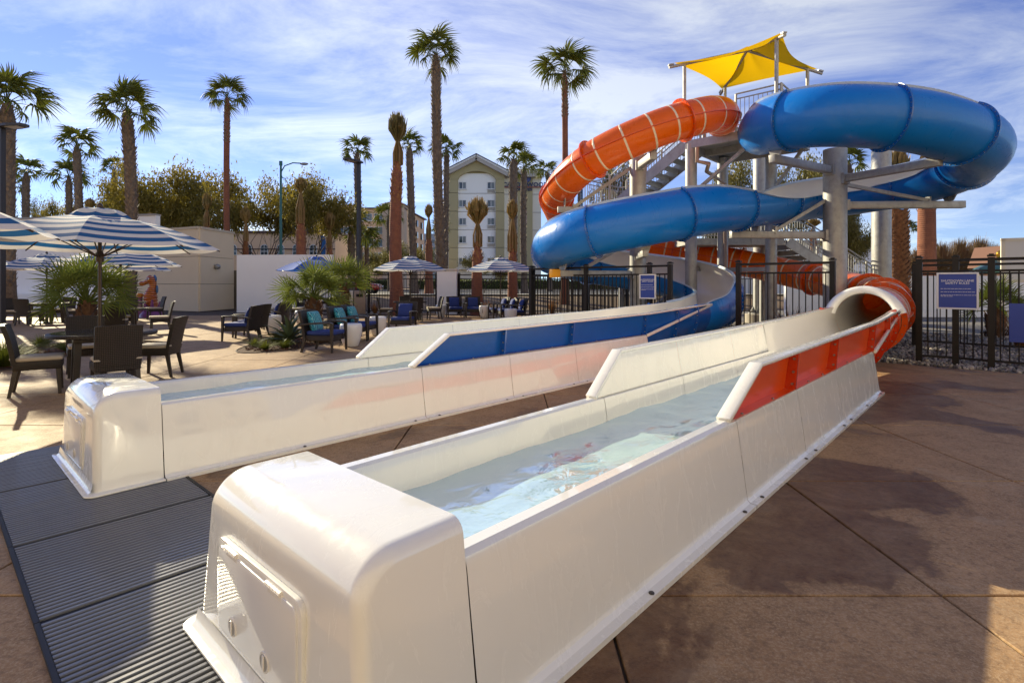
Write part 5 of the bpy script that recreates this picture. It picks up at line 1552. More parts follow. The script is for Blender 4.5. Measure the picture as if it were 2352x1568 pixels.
# newly planted palms with their fronds tied up
def tied_palm(label, x, ytop, ymid, ytr, Y, r_, seed, gz=.4, m=None, spread=1.0, tm=None):
    base = at(x, 651, Y); base.z = gz - .1
    g = empty('tied_palm', base, 0, label, 'palm tree', 'newly planted palms with tied fronds')
    zt, zm, zr = at(x, ytop, Y).z - base.z, at(x, ymid, Y).z - base.z, at(x, ytr, Y).z - base.z
    trunk(g, (0, 0, 0), (0, 0, zr), r_ * 1.15, r_ * .9, m or bark_r, boot_r, (.72, 1), seed=seed, bsz=.15, dens=34)
    rnd = random.Random(seed); mb = MB()
    hm = zm - zr; ht = zt - zm
    for k in range(30):                          # petioles drawn together
        a = rnd.uniform(0, 6.28); rr = r_ * rnd.uniform(.2, .95)
        P = [Vector((rr * cos(a), rr * sin(a), zr - .15)), Vector((rr * 1.05 * cos(a), rr * 1.05 * sin(a), zr + hm * .4)), Vector((.25 * rr * cos(a), .25 * rr * sin(a), zr + hm * .95)), Vector((.5 * rr * cos(a), .5 * rr * sin(a), zm + ht * .15))]
        mb.tube(P, [.035, .03, .022, .018], 4, mi=0)
    for k in range(230):                         # leaf strips of the tuft
        a = rnd.uniform(0, 6.28); q = rnd.random() ** .6; rr = r_ * 1.55 * spread * q
        z0 = zm + ht * rnd.uniform(-.12, .25); z1 = zt - ht * (.30 * q * q + rnd.uniform(0, .28)); w_ = rnd.uniform(.03, .07)
        d = Vector((cos(a), sin(a), 0)); t_ = Vector((-sin(a), cos(a), 0)) * w_
        if rnd.random() < .35: t_ = d * w_
        p0 = d * rr * .25 + Vector((0, 0, z0)); p1 = d * rr * .95 + Vector((0, 0, (z0 + z1) / 2)); p2 = d * rr * (.95 + rnd.uniform(-.15, .3)) + Vector((0, 0, z1))
        mb.grid([[p0 - t_ * .3, p0 + t_ * .3], [p1 - t_, p1 + t_], [p2 - t_ * .15, p2 + t_ * .15]], mi=1)
    mb.build('crown', [leaf_dry, tm or leaf_tied], g)
    return g
tied_palm('tall tied palm with thick red trunk right of the lamp post', 913, 250, 318, 372, 25.2, .27, 31, gz=0.1, tm=mat('tied_palm_green', (0.10, 0.105, 0.022), .6, trans=.2, noise=(2, .8, (0.22, 0.14, 0.05))))
tied_palm('tied palm with brown fan tuft before the cream hotel', 1097, 447, 508, 560, 25.1, .24, 32, gz=0.1, spread=1.35)
tied_palm('tied palm with narrow yellow tuft right of the hotel windows', 1177, 455, 500, 570, 25.4, .22, 33, gz=0.1, spread=.7)
tied_palm('tied palm with slim tuft left of the tallest trunk', 985, 466, 497, 545, 44, .30, 34, spread=.7)
tied_palm('tied palm with dry tuft in front of the right olive tree', 691, 405, 440, 508, 31, .27, 35, spread=.8)
tied_palm('tied palm leaning tuft behind the tan storage building corner', 564, 470, 510, 548, 32.5, .18, 36, spread=.9)
tied_palm('tied palm tuft showing above the storage building roof', 475, 440, 480, 515, 36, .22, 37, spread=.8)
tied_palm('tied palm between olive tree and tan apartment building', 757, 482, 525, 565, 40, .24, 38)
tied_palm('short tied palm behind the nearest umbrella top', 346, 487, 515, 545, 37, .22, 39)
tied_palm('small tied palm left of the nearest umbrella top', 207, 453, 478, 500, 42, .22, 40)
tied_palm('tied palm with smooth ringed red trunk behind the right gate', 2128, 250, 330, 395, 26, .36, 41, gz=0.05)
tied_palm('orange tied palm trunk seen between tower stairs and column', 1868, 500, 520, 548, 30, .22, 42)
dp = tied_palm('date palm with rough diamond trunk behind the right gate', 2062, 330, 410, 462, 23.5, .40, 43, gz=0.05, m=mat('date_palm_bark', (0.30, 0.14, 0.06), .9, noise=(6, .8, (0.14, 0.06, 0.03)), bump=(8, .9, .08)), spread=.8)
rnd = random.Random(9); mb = MB()
hh = at(2062, 462, 23.5).z
cnt = 420
for k in range(cnt):
    z = hh * (k + .5) / cnt; a = R(k * 137.5); o = Vector((cos(a), sin(a), 0)); t_ = Vector((-sin(a), cos(a), 0)); r_ = .40 * (1.1 - .2 * z / hh); s_ = .13
    q = o * (r_ - .02) + Vector((0, 0, z))
    mb.add([q - t_ * s_, q + t_ * s_, q + o * .10 + Vector((0, 0, .13)) + t_ * s_ * .5, q + o * .10 + Vector((0, 0, .13)) - t_ * s_ * .5, q + Vector((0, 0, -.07))], [(0, 1, 2, 3), (4, 0, 3), (1, 4, 2), (4, 3, 2)])
tag(mb.build('leaf_bases', boot_r, dp.children[0]), kind='stuff')
# low fan palms on the patio
BF = [frond_mesh(s_, leaf_dk, lp=.70, rad=.62, nseg=22, span=105, droop=.14, stiff=True, w_=.042) for s_ in (11, 12, 13)]
def low_palm(label, x, y, h, sc, n, seed):
    g = empty('low_fan_palm', (x, y, 0), 0, label, 'palm', 'low fan palms in the planting beds')
    trunk(g, (0, 0, -.05), (0, 0, h), .17, .20, bark_g, mat('shaggy_palm_base', (0.17, 0.085, 0.04), .95, noise=(8, .9, (0.06, 0.03, 0.015))), (0, 1), seed=seed, bsz=.13, dens=170)
    rnd = random.Random(seed)
    for yaw, el, s_, roll in crown_angles(n, rnd, 84, 2):
        o = obj('frond', BF[rnd.randrange(3)], g); o.matrix_local = FM(yaw, el, roll * 1.6, s_ * sc, h)
low_palm('low fan palm behind the nearest dining table', -10.35, 13.2, .95, 1.05, 30, 61)
low_palm('low fan palm behind the teal pillow chairs, the front one', -5.75, 15.7, .95, .92, 28, 62)
low_palm('low fan palm at the lamp post, behind the other one', -6.05, 19.4, 1.25, .98, 28, 63)
low_palm('low fan palm leaf tuft at the left photo edge', -11.9, 11.3, .75, .55, 18, 64)
low_palm('young palm behind the far right fence', 13.3, 14.9, .7, .8, 24, 65)

# ------------------------------------------------------------------ leafy trees
bark_t = mat('tree_bark', (0.085, 0.06, 0.042), 0.95, noise=(6, .8, (0.045, 0.032, 0.024)), bump=(10, .6, .04))
leaf_ol = mat('olive_yellow_leaf', (0.25, 0.19, 0.028), 0.55, trans=.45, noise=(.45, 1.0, (0.14, 0.125, 0.02)))
leaf_dg = mat('dark_green_leaf', (0.11, 0.115, 0.024), 0.5, trans=.40, noise=(.5, 1.0, (0.20, 0.155, 0.025)))
twig_b = mat('bare_red_twig', (0.19, 0.095, 0.05), .9, noise=(.6, .8, (0.22, 0.15, 0.04)))
def grow(seed, height, trunk_h, spread, nl=5, depth=4, leaves=40, lsz=.13, droop=0.0):
    rnd = random.Random(seed); wood = MB(); lf = MB(); tips = []
    def limb(p, d, ln_, r_, lev):
        n = 4; pts = [p.copy()]; rs = [r_]
        for i in range(n):
            d = (d + Vector((rnd.uniform(-1, 1), rnd.uniform(-1, 1), rnd.uniform(-.6, .9) - droop * lev * .12)) * .20).normalized()
            p = p + d * ln_ / n; pts.append(p.copy()); rs.append(r_ * (1 - .5 * (i + 1) / n))
        wood.tube(pts, rs, 6 if lev < 2 else 4, caps=False)
        if lev >= depth:
            for q in pts[1:]: tips.append(q)
            return
        k = rnd.randint(2, 3) if lev else nl
        for j in range(k):
            a = rnd.uniform(0, 6.28) if lev else 6.28 * j / k + rnd.uniform(-.4, .4)
            up = rnd.uniform(.35, 1.0) if lev == 0 else rnd.uniform(.1, .9)
            side = Vector((cos(a), sin(a), 0)) * spread * rnd.uniform(.6, 1.1)
            nd = (d * (.35 if lev == 0 else .8) + side * (.95 if lev == 0 else .75) + Vector((0, 0, up * .55))).normalized()
            st = pts[-1] if j else pts[-1]
            if lev and rnd.random() < .5: st = pts[rnd.randint(2, 4)]
            limb(st, nd, ln_ * rnd.uniform(.62, .86) if lev else (height - trunk_h) * rnd.uniform(.36, .5), rs[-1] * .8, lev + 1)
    limb(Vector((0, 0, -.1)), Vector((0, 0, 1)), trunk_h, .02 * height, 0)
    for q in tips:
        for k in range(leaves):
            c = q + Vector((rnd.gauss(0, 1), rnd.gauss(0, 1), rnd.gauss(0, .8))) * .46
            s_ = lsz * rnd.uniform(.6, 1.3); M = Euler((rnd.uniform(0, 6.28), rnd.uniform(0, 6.28), rnd.uniform(0, 6.28))).to_matrix()
            lf.add([c + M @ Vector((-s_, 0, 0)), c + M @ Vector((0, -s_ * .42, 0)), c + M @ Vector((s_, 0, 0)), c + M @ Vector((0, s_ * .42, 0))], [(0, 1, 2, 3)])
    return wood, lf
def tree_proto(name, seed, m, **k):
    wd, lf = grow(seed, 9.0, 2.2, 1.0, **k)
    return wd.data('trunk', bark_t, 60), (lf.data('crown', m) if lf.v else None)
TP = [tree_proto('a', 101, leaf_ol, nl=7, leaves=40), tree_proto('b', 102, leaf_ol, nl=7, leaves=38), tree_proto('c', 103, leaf_dg, nl=7, leaves=40, droop=.5), tree_proto('d', 104, leaf_dg, nl=6, leaves=40)]
def pct(vals, f): vals = sorted(vals); return vals[int(len(vals) * f)]
TH = [pct([v.co.z for v in b.vertices], .985) for a, b in TP]; TW = [2 * pct([abs(v.co.x) for v in b.vertices], .93) for a, b in TP]
def tree(label, x, ytop, wpx, Y, k, rz, gz=.5, name='leafy_tree', group='leafy trees behind the patio'):
    base = at(x, 651, Y); base.z = gz
    h = at(x, ytop, Y).z - gz; w_ = wpx / F_ * Y
    g = empty(name, base, rz, label, 'tree', group)
    sc = (w_ / TW[k], w_ / TW[k], h / TH[k] * .96)
    a = obj('trunk', TP[k][0], g); a.scale = sc
    if TP[k][1]:
        b = obj('crown', TP[k][1], g); b.scale = sc
    return g
tree('olive green tree behind the nearest umbrella, left of pair', 345, 388, 190, 44, 0, .3)
tree('olive green tree at the slender red palm trunk', 468, 392, 190, 46, 1, 1.2)
tree('sparse olive tree at the left end of the tree row', 268, 425, 120, 50, 1, 2.6)
tree('broad olive tree right of the storage building', 618, 396, 190, 40, 0, 4.1)
tree('olive tree beside the teal street lamp', 712, 408, 150, 42, 1, 5.0)
tree('low olive tree behind the storage building roof', 405, 440, 170, 52, 3, 3.3)
tree('dark green tree between orange tube and tower', 1408, 372, 130, 38, 3, .8)
tree('dark green tree behind the stair tower', 1700, 372, 200, 36, 2, 2.2)
tree('dark green tree right of the tower, above white slide wall', 1845, 362, 230, 34, 3, 3.9)
tree('drooping dark tree right of the front grey column', 1935, 455, 120, 31, 2, 5.2)
tree('small round tree in front of the hotel ground floor', 1112, 583, 95, 52, 2, 1.0)
tree('yellow green shrub tree behind the patio fence', 857, 578, 80, 58, 3, 2.0)
tree('dark blue green tree at the far left behind the wall', 66, 462, 90, 58, 2, 4.4)
tree('feathery tree behind the left umbrellas', 130, 462, 80, 54, 1, .4)
tree('dark shrub tree left of the leaning palm', 915, 560, 110, 64, 2, 3.0)
tree('dark shrub tree right of the apartment building', 965, 570, 90, 66, 3, 1.5)
# bare winter hedge row on the right
for k, (x, yt, w_) in enumerate(((2110, 572, 110), (2160, 560, 110), (2205, 552, 110), (2250, 550, 100), (2290, 566, 80))):
    rb = random.Random(200 + k); base = at(x, 651, 58 + k); base.z = 0
    g = empty('bare_tree', base, 0, ('bare reddish winter tree, %s in the row behind the right gate' % ('first', 'second', 'third', 'fourth', 'last')[k]), 'tree', 'bare winter trees at right')
    H_ = at(x, yt, 58 + k).z; Wd = w_ / F_ * (58 + k)
    mb = MB(); mb.tube([(0, 0, 0), (0, 0, H_ * .3)], [.2, .14], 8); mb.build('trunk', bark_t, g)
    mb = MB()
    for q in range(1500):
        a = rb.uniform(0, 6.28); e = rb.uniform(-.1, 1.5); rr = rb.random() ** .5
        tip = Vector((cos(a) * cos(e) * Wd * .55, sin(a) * cos(e) * Wd * .55, H_ * .25 + sin(e) * H_ * .75)); p = tip * .3 + Vector((0, 0, H_ * .15)); p = p.lerp(tip, rr * .6)
        t_ = tip + Vector((rb.gauss(0, .25), rb.gauss(0, .25), rb.gauss(0, .25))); w2 = rb.uniform(.02, .05)
        s_ = Vector((-sin(a), cos(a), 0)) * w2
        mb.add([p - s_, p + s_, t_ + s_ * .2, t_ - s_ * .2], [(0, 1, 2, 3)])
    mb.build('crown', twig_b, g)

# ------------------------------------------------------------------ beds, grasses, small plants
edge_m = mat('steel_bed_edge', (0.10, 0.075, 0.06), .7)
def bed(name, cx, cy, rx, ry, rot=0, seed=0):
    rnd = random.Random(seed); n = 40; P = []
    for k in range(n):
        a = 2 * pi * k / n; w_ = 1 + .06 * sin(3 * a + seed) + .04 * sin(5 * a)
        x, y = rx * w_ * cos(a), ry * w_ * sin(a); P.append((cx + x * cos(rot) - y * sin(rot), cy + x * sin(rot) + y * cos(rot)))
    mb = MB(); mb.add([(x, y, .004) for x, y in P] + [(cx + (x - cx) * .6, cy + (y - cy) * .6, .03) for x, y in P] + [(cx, cy, .045)], [(k, (k + 1) % n, n + (k + 1) % n, n + k) for k in range(n)] + [(n + k, n + (k + 1) % n, 2 * n) for k in range(n)])
    b = tag(mb.build('planting_bed', dirt), kind='structure')
    mb = MB()
    for k in range(n): mb.bar((*P[k], .008), (*P[(k + 1) % n], .008), .012, .02)
    mb.build('edging', edge_m, b)
    mb = MB()
    for k in range(int(rx * ry * 420)):
        a = rnd.uniform(0, 6.28); q = rnd.random() ** .5 * .94
        x, y = rx * q * cos(a), ry * q * sin(a); x, y = cx + x * cos(rot) - y * sin(rot), cy + x * sin(rot) + y * cos(rot)
        mb.box((x, y, .018 + .03 * (1 - q)), (rnd.uniform(.03, .08), rnd.uniform(.012, .03), .012), Euler((rnd.uniform(-.5, .5), rnd.uniform(-.5, .5), rnd.uniform(0, 6))).to_matrix(), mi=k % 2)
    tag(mb.build('bark_chips', [mat('bark_chip', (0.15, 0.058, 0.024), .9), mat('dark_bark_chip', (0.075, 0.038, 0.02), .9)], b), kind='stuff')
bed('a', -5.45, 13.75, .95, 2.45, R(4), 1); bed('b', -9.4, 12.2, 1.85, 1.35, R(-30), 2); bed('c', -9.6, 9.7, 1.35, .95, R(-20), 3); bed('d', -6.05, 19.4, 1.2, 1.2, 0, 4)
def strip(name, poly):
    mb = MB(); n = len(poly); mb.add([(x, y, .006) for x, y in poly], [tuple(range(n))]); return tag(mb.build('planting_bed', dirt), kind='structure')
strip('e', [(-9.5, 24.75), (.2, 24.75), (3.5, 26.8), (-9.5, 26.8)])
strip('f', [(-34, 24.75), (-9.5, 24.75), (-9.5, 26.8), (-14, 26.8), (-15.9, 27.5), (-34, 27.5)]) if False else None
grass_y = mat('yellow_green_grass', (0.15, 0.165, 0.02), .7, spec=.15, trans=.35, noise=(1, .8, (0.09, 0.11, 0.02)))
grass_r = mat('russet_fountain_grass', (0.34, 0.15, 0.05), .7, trans=.35, noise=(1, .8, (0.22, 0.13, 0.04)))
agave_m = mat('grey_green_agave', (0.10, 0.135, 0.075), .5, noise=(2, .7, (0.07, 0.10, 0.05)))
def tuft_mesh(seed, m, n=260, h=.34, spread=.46, w_=.010, bend=.7):
    rnd = random.Random(seed); mb = MB()
    for k in range(n):
        a = rnd.uniform(0, 6.28); d = Vector((cos(a), sin(a), 0)); t_ = Vector((-sin(a), cos(a), 0)) * w_ * rnd.uniform(.7, 1.4)
        p = d * rnd.uniform(0, .06); l = h * rnd.uniform(.6, 1.15); lean = rnd.random() ** .8 * spread / h
        rows = []
        for f in (0, .4, .75, 1):
            c = p + d * l * lean * f * (1 + bend * f) + Vector((0, 0, l * f * (1 - bend * .45 * f * lean)))
            s_ = 1 - f * .9; rows.append([c - t_ * s_, c + t_ * s_])
        mb.grid(rows)
    return mb.data('blades', m)
TG = [tuft_mesh(1, grass_y), tuft_mesh(2, grass_y, h=.38)]; TRD = [tuft_mesh(3, grass_r, h=.75, spread=.35), tuft_mesh(4, grass_r, h=.65, spread=.4)]
def clump(label, x, y, me, sc=1.0, cat='grass', name='grass_clump', group='ornamental grass clumps'):
    g = empty(name, (x, y, .015), random.uniform(0, 6), label, cat, group); g.scale = (sc,) * 3
    obj('blades', me, g); return g
for k, (x, y, sc, w_) in enumerate(((-5.35, 11.75, .62, 'nearest yellow green grass clump at the front tip of the bed'), (-5.02, 12.0, .6, 'yellow green grass clump beside the nearest teal pillow chair'), (-5.85, 12.35, .62, 'yellow green grass clump on the left edge of the bed'),
                                    (-5.6, 12.9, .75, 'yellow green grass clump left of the agave'), (-4.75, 13.3, 1.0, 'tall grass clump right of the agave'), (-4.85, 14.2, .95, 'tall grass clump behind the agave'),
                                    (-5.9, 14.2, .8, 'grass clump behind the left lounge row'), (-8.75, 9.35, 1.25, 'large grass clump at the left edge beside the nearest table'), (-9.4, 9.9, 1.15, 'grass clump at the far left behind the first'),
                                    (-8.3, 11.6, 1.0, 'grass clump in the bed behind the nearest table'), (-9.2, 11.3, .9, 'grass clump in the middle bed, left part'), (-10.6, 12.2, .8, 'grass clump at the foot of the left fan palm'))):
    clump(w_, x, y, TG[k % 2], sc)
r6 = random.Random(77)
spots = [uv(13.2, -3.6), uv(13.9, -3.0), uv(14.6, -3.5), uv(15.3, -2.8), uv(16.1, -3.3), uv(17.0, -2.4), uv(16.6, .2), uv(16.8, 1.0), uv(16.5, 1.8), uv(17.2, 2.6), uv(17.0, 3.4), uv(16.4, 4.2)]
pos_w = ['first', 'second', 'third', 'fourth', 'fifth', 'sixth']
for k, p in enumerate(spots):
    clump('russet fountain grass %s, %s from the left' % ('behind the orange tube fence' if k < 6 else 'behind the far right fence', pos_w[k % 6]), p.x, p.y, TRD[k % 2], r6.uniform(.9, 1.25), group='russet fountain grasses')
for k in range(9):
    x = -8.8 + k * 1.3 + r6.uniform(-.3, .3)
    if -3.9 < x < -2.2: continue
    clump('low russet grass along the patio fence, number %d from the left' % (k + 1) if False else 'low russet grass along the patio fence, %s from the left' % ('first', 'second', 'third', 'fourth', 'fifth', 'sixth', 'seventh', 'eighth', 'ninth')[k], x, 25.3 + r6.uniform(-.2, .3), TRD[k % 2], r6.uniform(.7, 1.0), group='low russet grasses along the fence')
def agave(label, x, y, sc, seed, n=26):
    g = empty('agave', (x, y, .02), 0, label, 'plant', 'agave plants'); rnd = random.Random(seed); g.scale = (sc,) * 3
    mb = MB(); rows = []
    for f, w_ in ((0, .035), (.25, .055), (.6, .045), (.85, .02), (1, .002)):
        z = .10 * f * (1 - f) * 2 - .10 * f * f
        rows.append([(f * .55, -w_, z + w_ * .35), (f * .55, 0, z - w_ * .15), (f * .55, w_, z + w_ * .35)])
    mb.grid(rows); me = mb.data('leaf', agave_m, 60)
    for k in range(n):
        o = obj('leaf', me, g); o.matrix_local = FM(k * 137.5, 82 - 74 * (k / n), rnd.uniform(-8, 8), rnd.uniform(.85, 1.1), .03)
agave('spiky grey green agave in the bed before the teal pillow chairs', -5.25, 12.75, 1.35, 1)
agave('smaller agave under the front low fan palm', -5.35, 14.6, 1.1, 2)
# clipped hedge across the street
hl = mat('clipped_hedge_leaf', (0.085, 0.125, 0.02), .55, trans=.3, noise=(.3, .9, (0.14, 0.15, 0.025)))
for lab, x0, x1 in (('long clipped green hedge across the street, left of the hotel', -62, -15), ('clipped green hedge across the street before the hotel', -13.5, 16)):
    g = empty('hedge', ((x0 + x1) / 2, 71.5, SZ), 0, lab, 'hedge', 'clipped hedges across the street')
    mb = MB(); hw2 = (x1 - x0) / 2; mb.box((0, 0, .62), (hw2 * 2 - .3, 1.1, 1.2)); mb.build('core', mat('hedge_core', (0.03, 0.04, 0.01), .9), g)
    rb = random.Random(int(x0)); mb = MB()
    for k in range(int((x1 - x0) * 130)):
        c = Vector((rb.uniform(-hw2, hw2), rb.choice((-1, -1, 1)) * .6 + rb.gauss(0, .08), rb.uniform(.05, 1.35)))
        if rb.random() < .35: c.y = rb.uniform(-.6, .6); c.z = 1.3 + rb.gauss(0, .06)
        s_ = rb.uniform(.07, .15); M = Euler((rb.uniform(0, 6), rb.uniform(0, 6), rb.uniform(0, 6))).to_matrix()
        mb.add([c + M @ Vector(q) * s_ for q in ((-1, 0, 0), (0, -.5, 0), (1, 0, 0), (0, .5, 0))], [(0, 1, 2, 3)])
    tag(mb.build('foliage', hl, g), kind='stuff')
# ------------------------------------------------------------------ buildings across the street
cream = mat('hotel_white_stucco', (0.88, 0.87, 0.83), .9, noise=(.3, .4, (0.82, 0.81, 0.77)))
olive = mat('hotel_olive_stucco', (0.42, 0.36, 0.20), .9, noise=(.3, .4, (0.37, 0.315, 0.175)))
pale = mat('hotel_beige_stucco', (0.74, 0.69, 0.57), .9)
trimg = mat('hotel_grey_trim', (0.42, 0.385, 0.35), .8)
shing = mat('grey_roof_shingle', (0.12, 0.105, 0.095), .9, noise=(2, .7, (0.08, 0.07, 0.065)))
winw = mat('white_window_frame', (0.68, 0.68, 0.66), .6)
glassw = mat('window_pane', (0.035, 0.05, 0.06), .08, spec=.8)
curtain = mat('curtained_pane', (0.16, 0.19, 0.20), .25, spec=.6)
def window(parent, x, z, w_, h_, y=-.0, k=0, mull=1):
    mb = MB(); t_ = .09
    for s_ in (-1, 1):
        mb.box((x + s_ * (w_ / 2 - t_ / 2), y - .06, z), (t_, .12, h_)); mb.box((x, y - .06, z + s_ * (h_ / 2 - t_ / 2)), (w_ - 2 * t_, .12, t_))
    mb.box((x, y - .055, z), (t_ * .8, .10, h_ - 2 * t_)); mb.box((x, y - .11, z - h_ / 2 - .05), (w_ + .16, .22, .09))
    o = mb.build('window', winw, parent)
    for s_ in (-1, 1):
        mb = MB(); mb.box((x + s_ * w_ / 4, y - .02, z), (w_ / 2 - t_, .03, h_ - t_ * 1.5)); mb.build('pane', glassw if (s_ < 0) ^ (k % 3 == 2) else curtain, o)
    return o
YH = 85.0
hotel = empty('cream_hotel', at(1100, 651, YH) * 1.0, 0, 'six storey cream and olive hotel with arched gable and wall sign', 'building')
hotel.location.z = SZ
ho = Vector(hotel.location)
def HX(x): return at(x, 651, YH).x - ho.x
def HZ(y): return at(0, y, YH).z - ho.z
mb = MB(); mb.box(((HX(1023) + HX(1158.6)) / 2, 7.2, HZ(398) / 2), (HX(1158.6) - HX(1023), 14, HZ(398))); mb.build('main_wall', cream, hotel)
mb = MB(); mb.box(((HX(1158.6) + HX(1243.6)) / 2, 8.0, HZ(398) / 2), (HX(1243.6) - HX(1158.6), 14, HZ(398))); mb.build('wing_wall', pale, hotel)
for a, b, m in ((1031, 1052, olive), (1138.6, 1158.6, olive)):
    zs2 = [0, HZ(596), HZ(569), HZ(527.5), HZ(486), HZ(444), HZ(413)]
    for z0, z1 in zip(zs2, zs2[1:]):
        mb = MB(); mb.box(((HX(a) + HX(b)) / 2, -.05, (z0 + z1) / 2), (HX(b) - HX(a), .7, z1 - z0 - .07)); mb.build('pier_panel', m, hotel)
mb = MB(); mb.box(((HX(1189) + HX(1223.6)) / 2, .93, HZ(405) / 2), (HX(1223.6) - HX(1189), .3, HZ(405))); mb.build('olive_bay', olive, hotel)
# arch head: olive surround between arch curve and gable
gl_ = [(HX(1031), HZ(404)), (HX(1095), HZ(370)), (HX(1158.6), HZ(402))]
mb = MB(); rows = [[], []]; n = 24
for k in range(n + 1):
    f = k / n; x = HX(1052) + (HX(1138.6) - HX(1052)) * f
    zi = HZ(413) + (HZ(394) - HZ(413)) * (1 - (2 * f - 1) ** 2) ** .6
    zo = gl_[0][1] + (gl_[1][1] - gl_[0][1]) * (x - gl_[0][0]) / (gl_[1][0] - gl_[0][0]) if x < gl_[1][0] else gl_[1][1] + (gl_[2][1] - gl_[1][1]) * (x - gl_[1][0]) / (gl_[2][0] - gl_[1][0])
    rows[0].append((x, zi)); rows[1].append((x, zo))
g4 = [[(x, -.4, z) for x, z in rows[0]], [(x, -.4, z) for x, z in rows[1]]]
mb.grid(g4); mb.grid([[(x, .25, z) for x, z in rows[0]], [(x, -.4, z) for x, z in rows[0]]])
mb.build('arch_surround', olive, hotel, fix=True)
for a, b in ((1031, 1052), (1138.6, 1158.6)):
    mb = MB(); zl = lambda x: (gl_[0][1] + (gl_[1][1] - gl_[0][1]) * (x - gl_[0][0]) / (gl_[1][0] - gl_[0][0])) if x < gl_[1][0] else (gl_[1][1] + (gl_[2][1] - gl_[1][1]) * (x - gl_[1][0]) / (gl_[2][0] - gl_[1][0]))
    mb.prism([(HX(a), HZ(413)), (HX(b), HZ(413)), (HX(b), zl(HX(b))), (HX(a), zl(HX(a)))], -.4, .25, 'y'); mb.build('gable_shoulder', olive, hotel, fix=True)
mb = MB(); mb.prism([(HX(1023), HZ(398.2)), (HX(1160), HZ(398.2)), (HX(1095), HZ(368))], .3, 14, 'y'); mb.build('gable_wall', olive, hotel, fix=True)
for a, b in (((1020, 405), (1096, 366.5)), ((1094, 366.5), (1166, 404))):
    mb = MB(); mb.bar((HX(a[0]), -.75, HZ(a[1])), (HX(b[0]), -.75, HZ(b[1])), .9, .55, up=(0, 0, 1)); tr_ = mb.build('barge_board', trimg, hotel)
    mb = MB(); mb.bar((HX(a[0]), -.95, HZ(a[1]) + .42), (HX(b[0]), -.95, HZ(b[1]) + .42), .7, .22); mb.build('white_edge', winw, tr_)
    mb = MB(); mb.bar((HX(a[0]), 6.5, HZ(a[1]) + .62), (HX(b[0]), 6.5, HZ(b[1]) + .62), 15.5, .22); mb.build('roof_slope', shing, hotel)
mb = MB(); mb.box(((HX(1157) + HX(1246)) / 2, 7.6, HZ(399)), (HX(1246) - HX(1157), 15.6, 1.0)); mb.build('cornice', trimg, hotel)
mb = MB(); mb.box(((HX(1157) + HX(1246)) / 2, 7.6, HZ(394)), (HX(1246) - HX(1157) + .3, 15.9, .22)); mb.build('white_edge', winw, hotel)
mb = MB(); zr = HZ(392.5); mb.add([(HX(1135), 0.6, zr), (HX(1244), .6, zr), (HX(1244), 14, zr), (HX(1135), 14, zr), (HX(1135), 7.5, zr + 1.9), (HX(1236), 7.5, zr + 1.9)], [(0, 1, 5, 4), (2, 3, 4, 5), (1, 2, 5), (3, 0, 4)]); mb.build('hip_roof', shing, hotel, fix=True)
k = 0
for yc in (425.8, 467, 508.5, 550, 599.7):
    for xc in (1062.3, 1127.7):
        window(hotel, HX(xc), HZ(yc), HX(1071) - HX(1053.6), HZ(417.6) - HZ(434), .2, k); k += 1
        if xc > 1100:
            mb = MB()
            for q in range(5): mb.box((HX(xc), .14, HZ(yc + 12.6) - .22 + .11 * q), (1.15, .1, .05))
            tag(mb.build('air_grille', trimg, hotel), kind='stuff')
for yc in (444, 486, 527.5, 569):
    mb = MB(); mb.box(((HX(1052) + HX(1138.6)) / 2, .19, HZ(yc)), (HX(1138.6) - HX(1052), .06, .10)); mb.build('floor_line', trimg, hotel)
    mb = MB(); mb.box(((HX(1158.6) + HX(1243.6)) / 2, .96, HZ(yc)), (HX(1243.6) - HX(1158.6), .06, .10)); mb.build('floor_line', trimg, hotel)
sgm = mat('dark_blue_sign_letters', (0.018, 0.028, 0.10), .5); sgr = mat('red_sign_rule', (0.28, 0.07, 0.05), .5)
Msg = lambda x, y: Matrix.Translation((HX(x), .60, HZ(y))) @ Matrix.Rotation(R(90), 4, 'X')
text('sign_letters', 'CANDLEWOOD', sgm, hotel, Msg(1207, 423), 1.0, .06, bold=.02, sx=.98)
text('sign_letters', 'SUITES', sgm, hotel, Msg(1205, 434), .55, .06, bold=.015, sx=1.5)
mb = MB(); mb.box((HX(1207), .62, HZ(428.3)), (7.0, .12, .14)); mb.build('sign_rule', sgr, hotel)
mb = MB(); mb.tube([(HX(1211), .75, HZ(408)), (HX(1211), .45, HZ(408))], .62, 20); mb.build('sign_disc', mat('blue_sign_disc', (0.02, 0.04, 0.19), .4), hotel)
mb = MB(); mb.box((HX(1100), -5.5, .0), (1, 1, 1)) if False else None
mb = MB(); mb.prism([(HX(1056), HZ(622)), (HX(1095), HZ(600)), (HX(1140), HZ(622))], -9, -1.2, 'y'); mb.prism([(HX(1058), 0), (HX(1138), 0), (HX(1138), HZ(622)), (HX(1058), HZ(622))], -8.5, -1.2, 'y'); mb.build('porch', pale, hotel, fix=True)

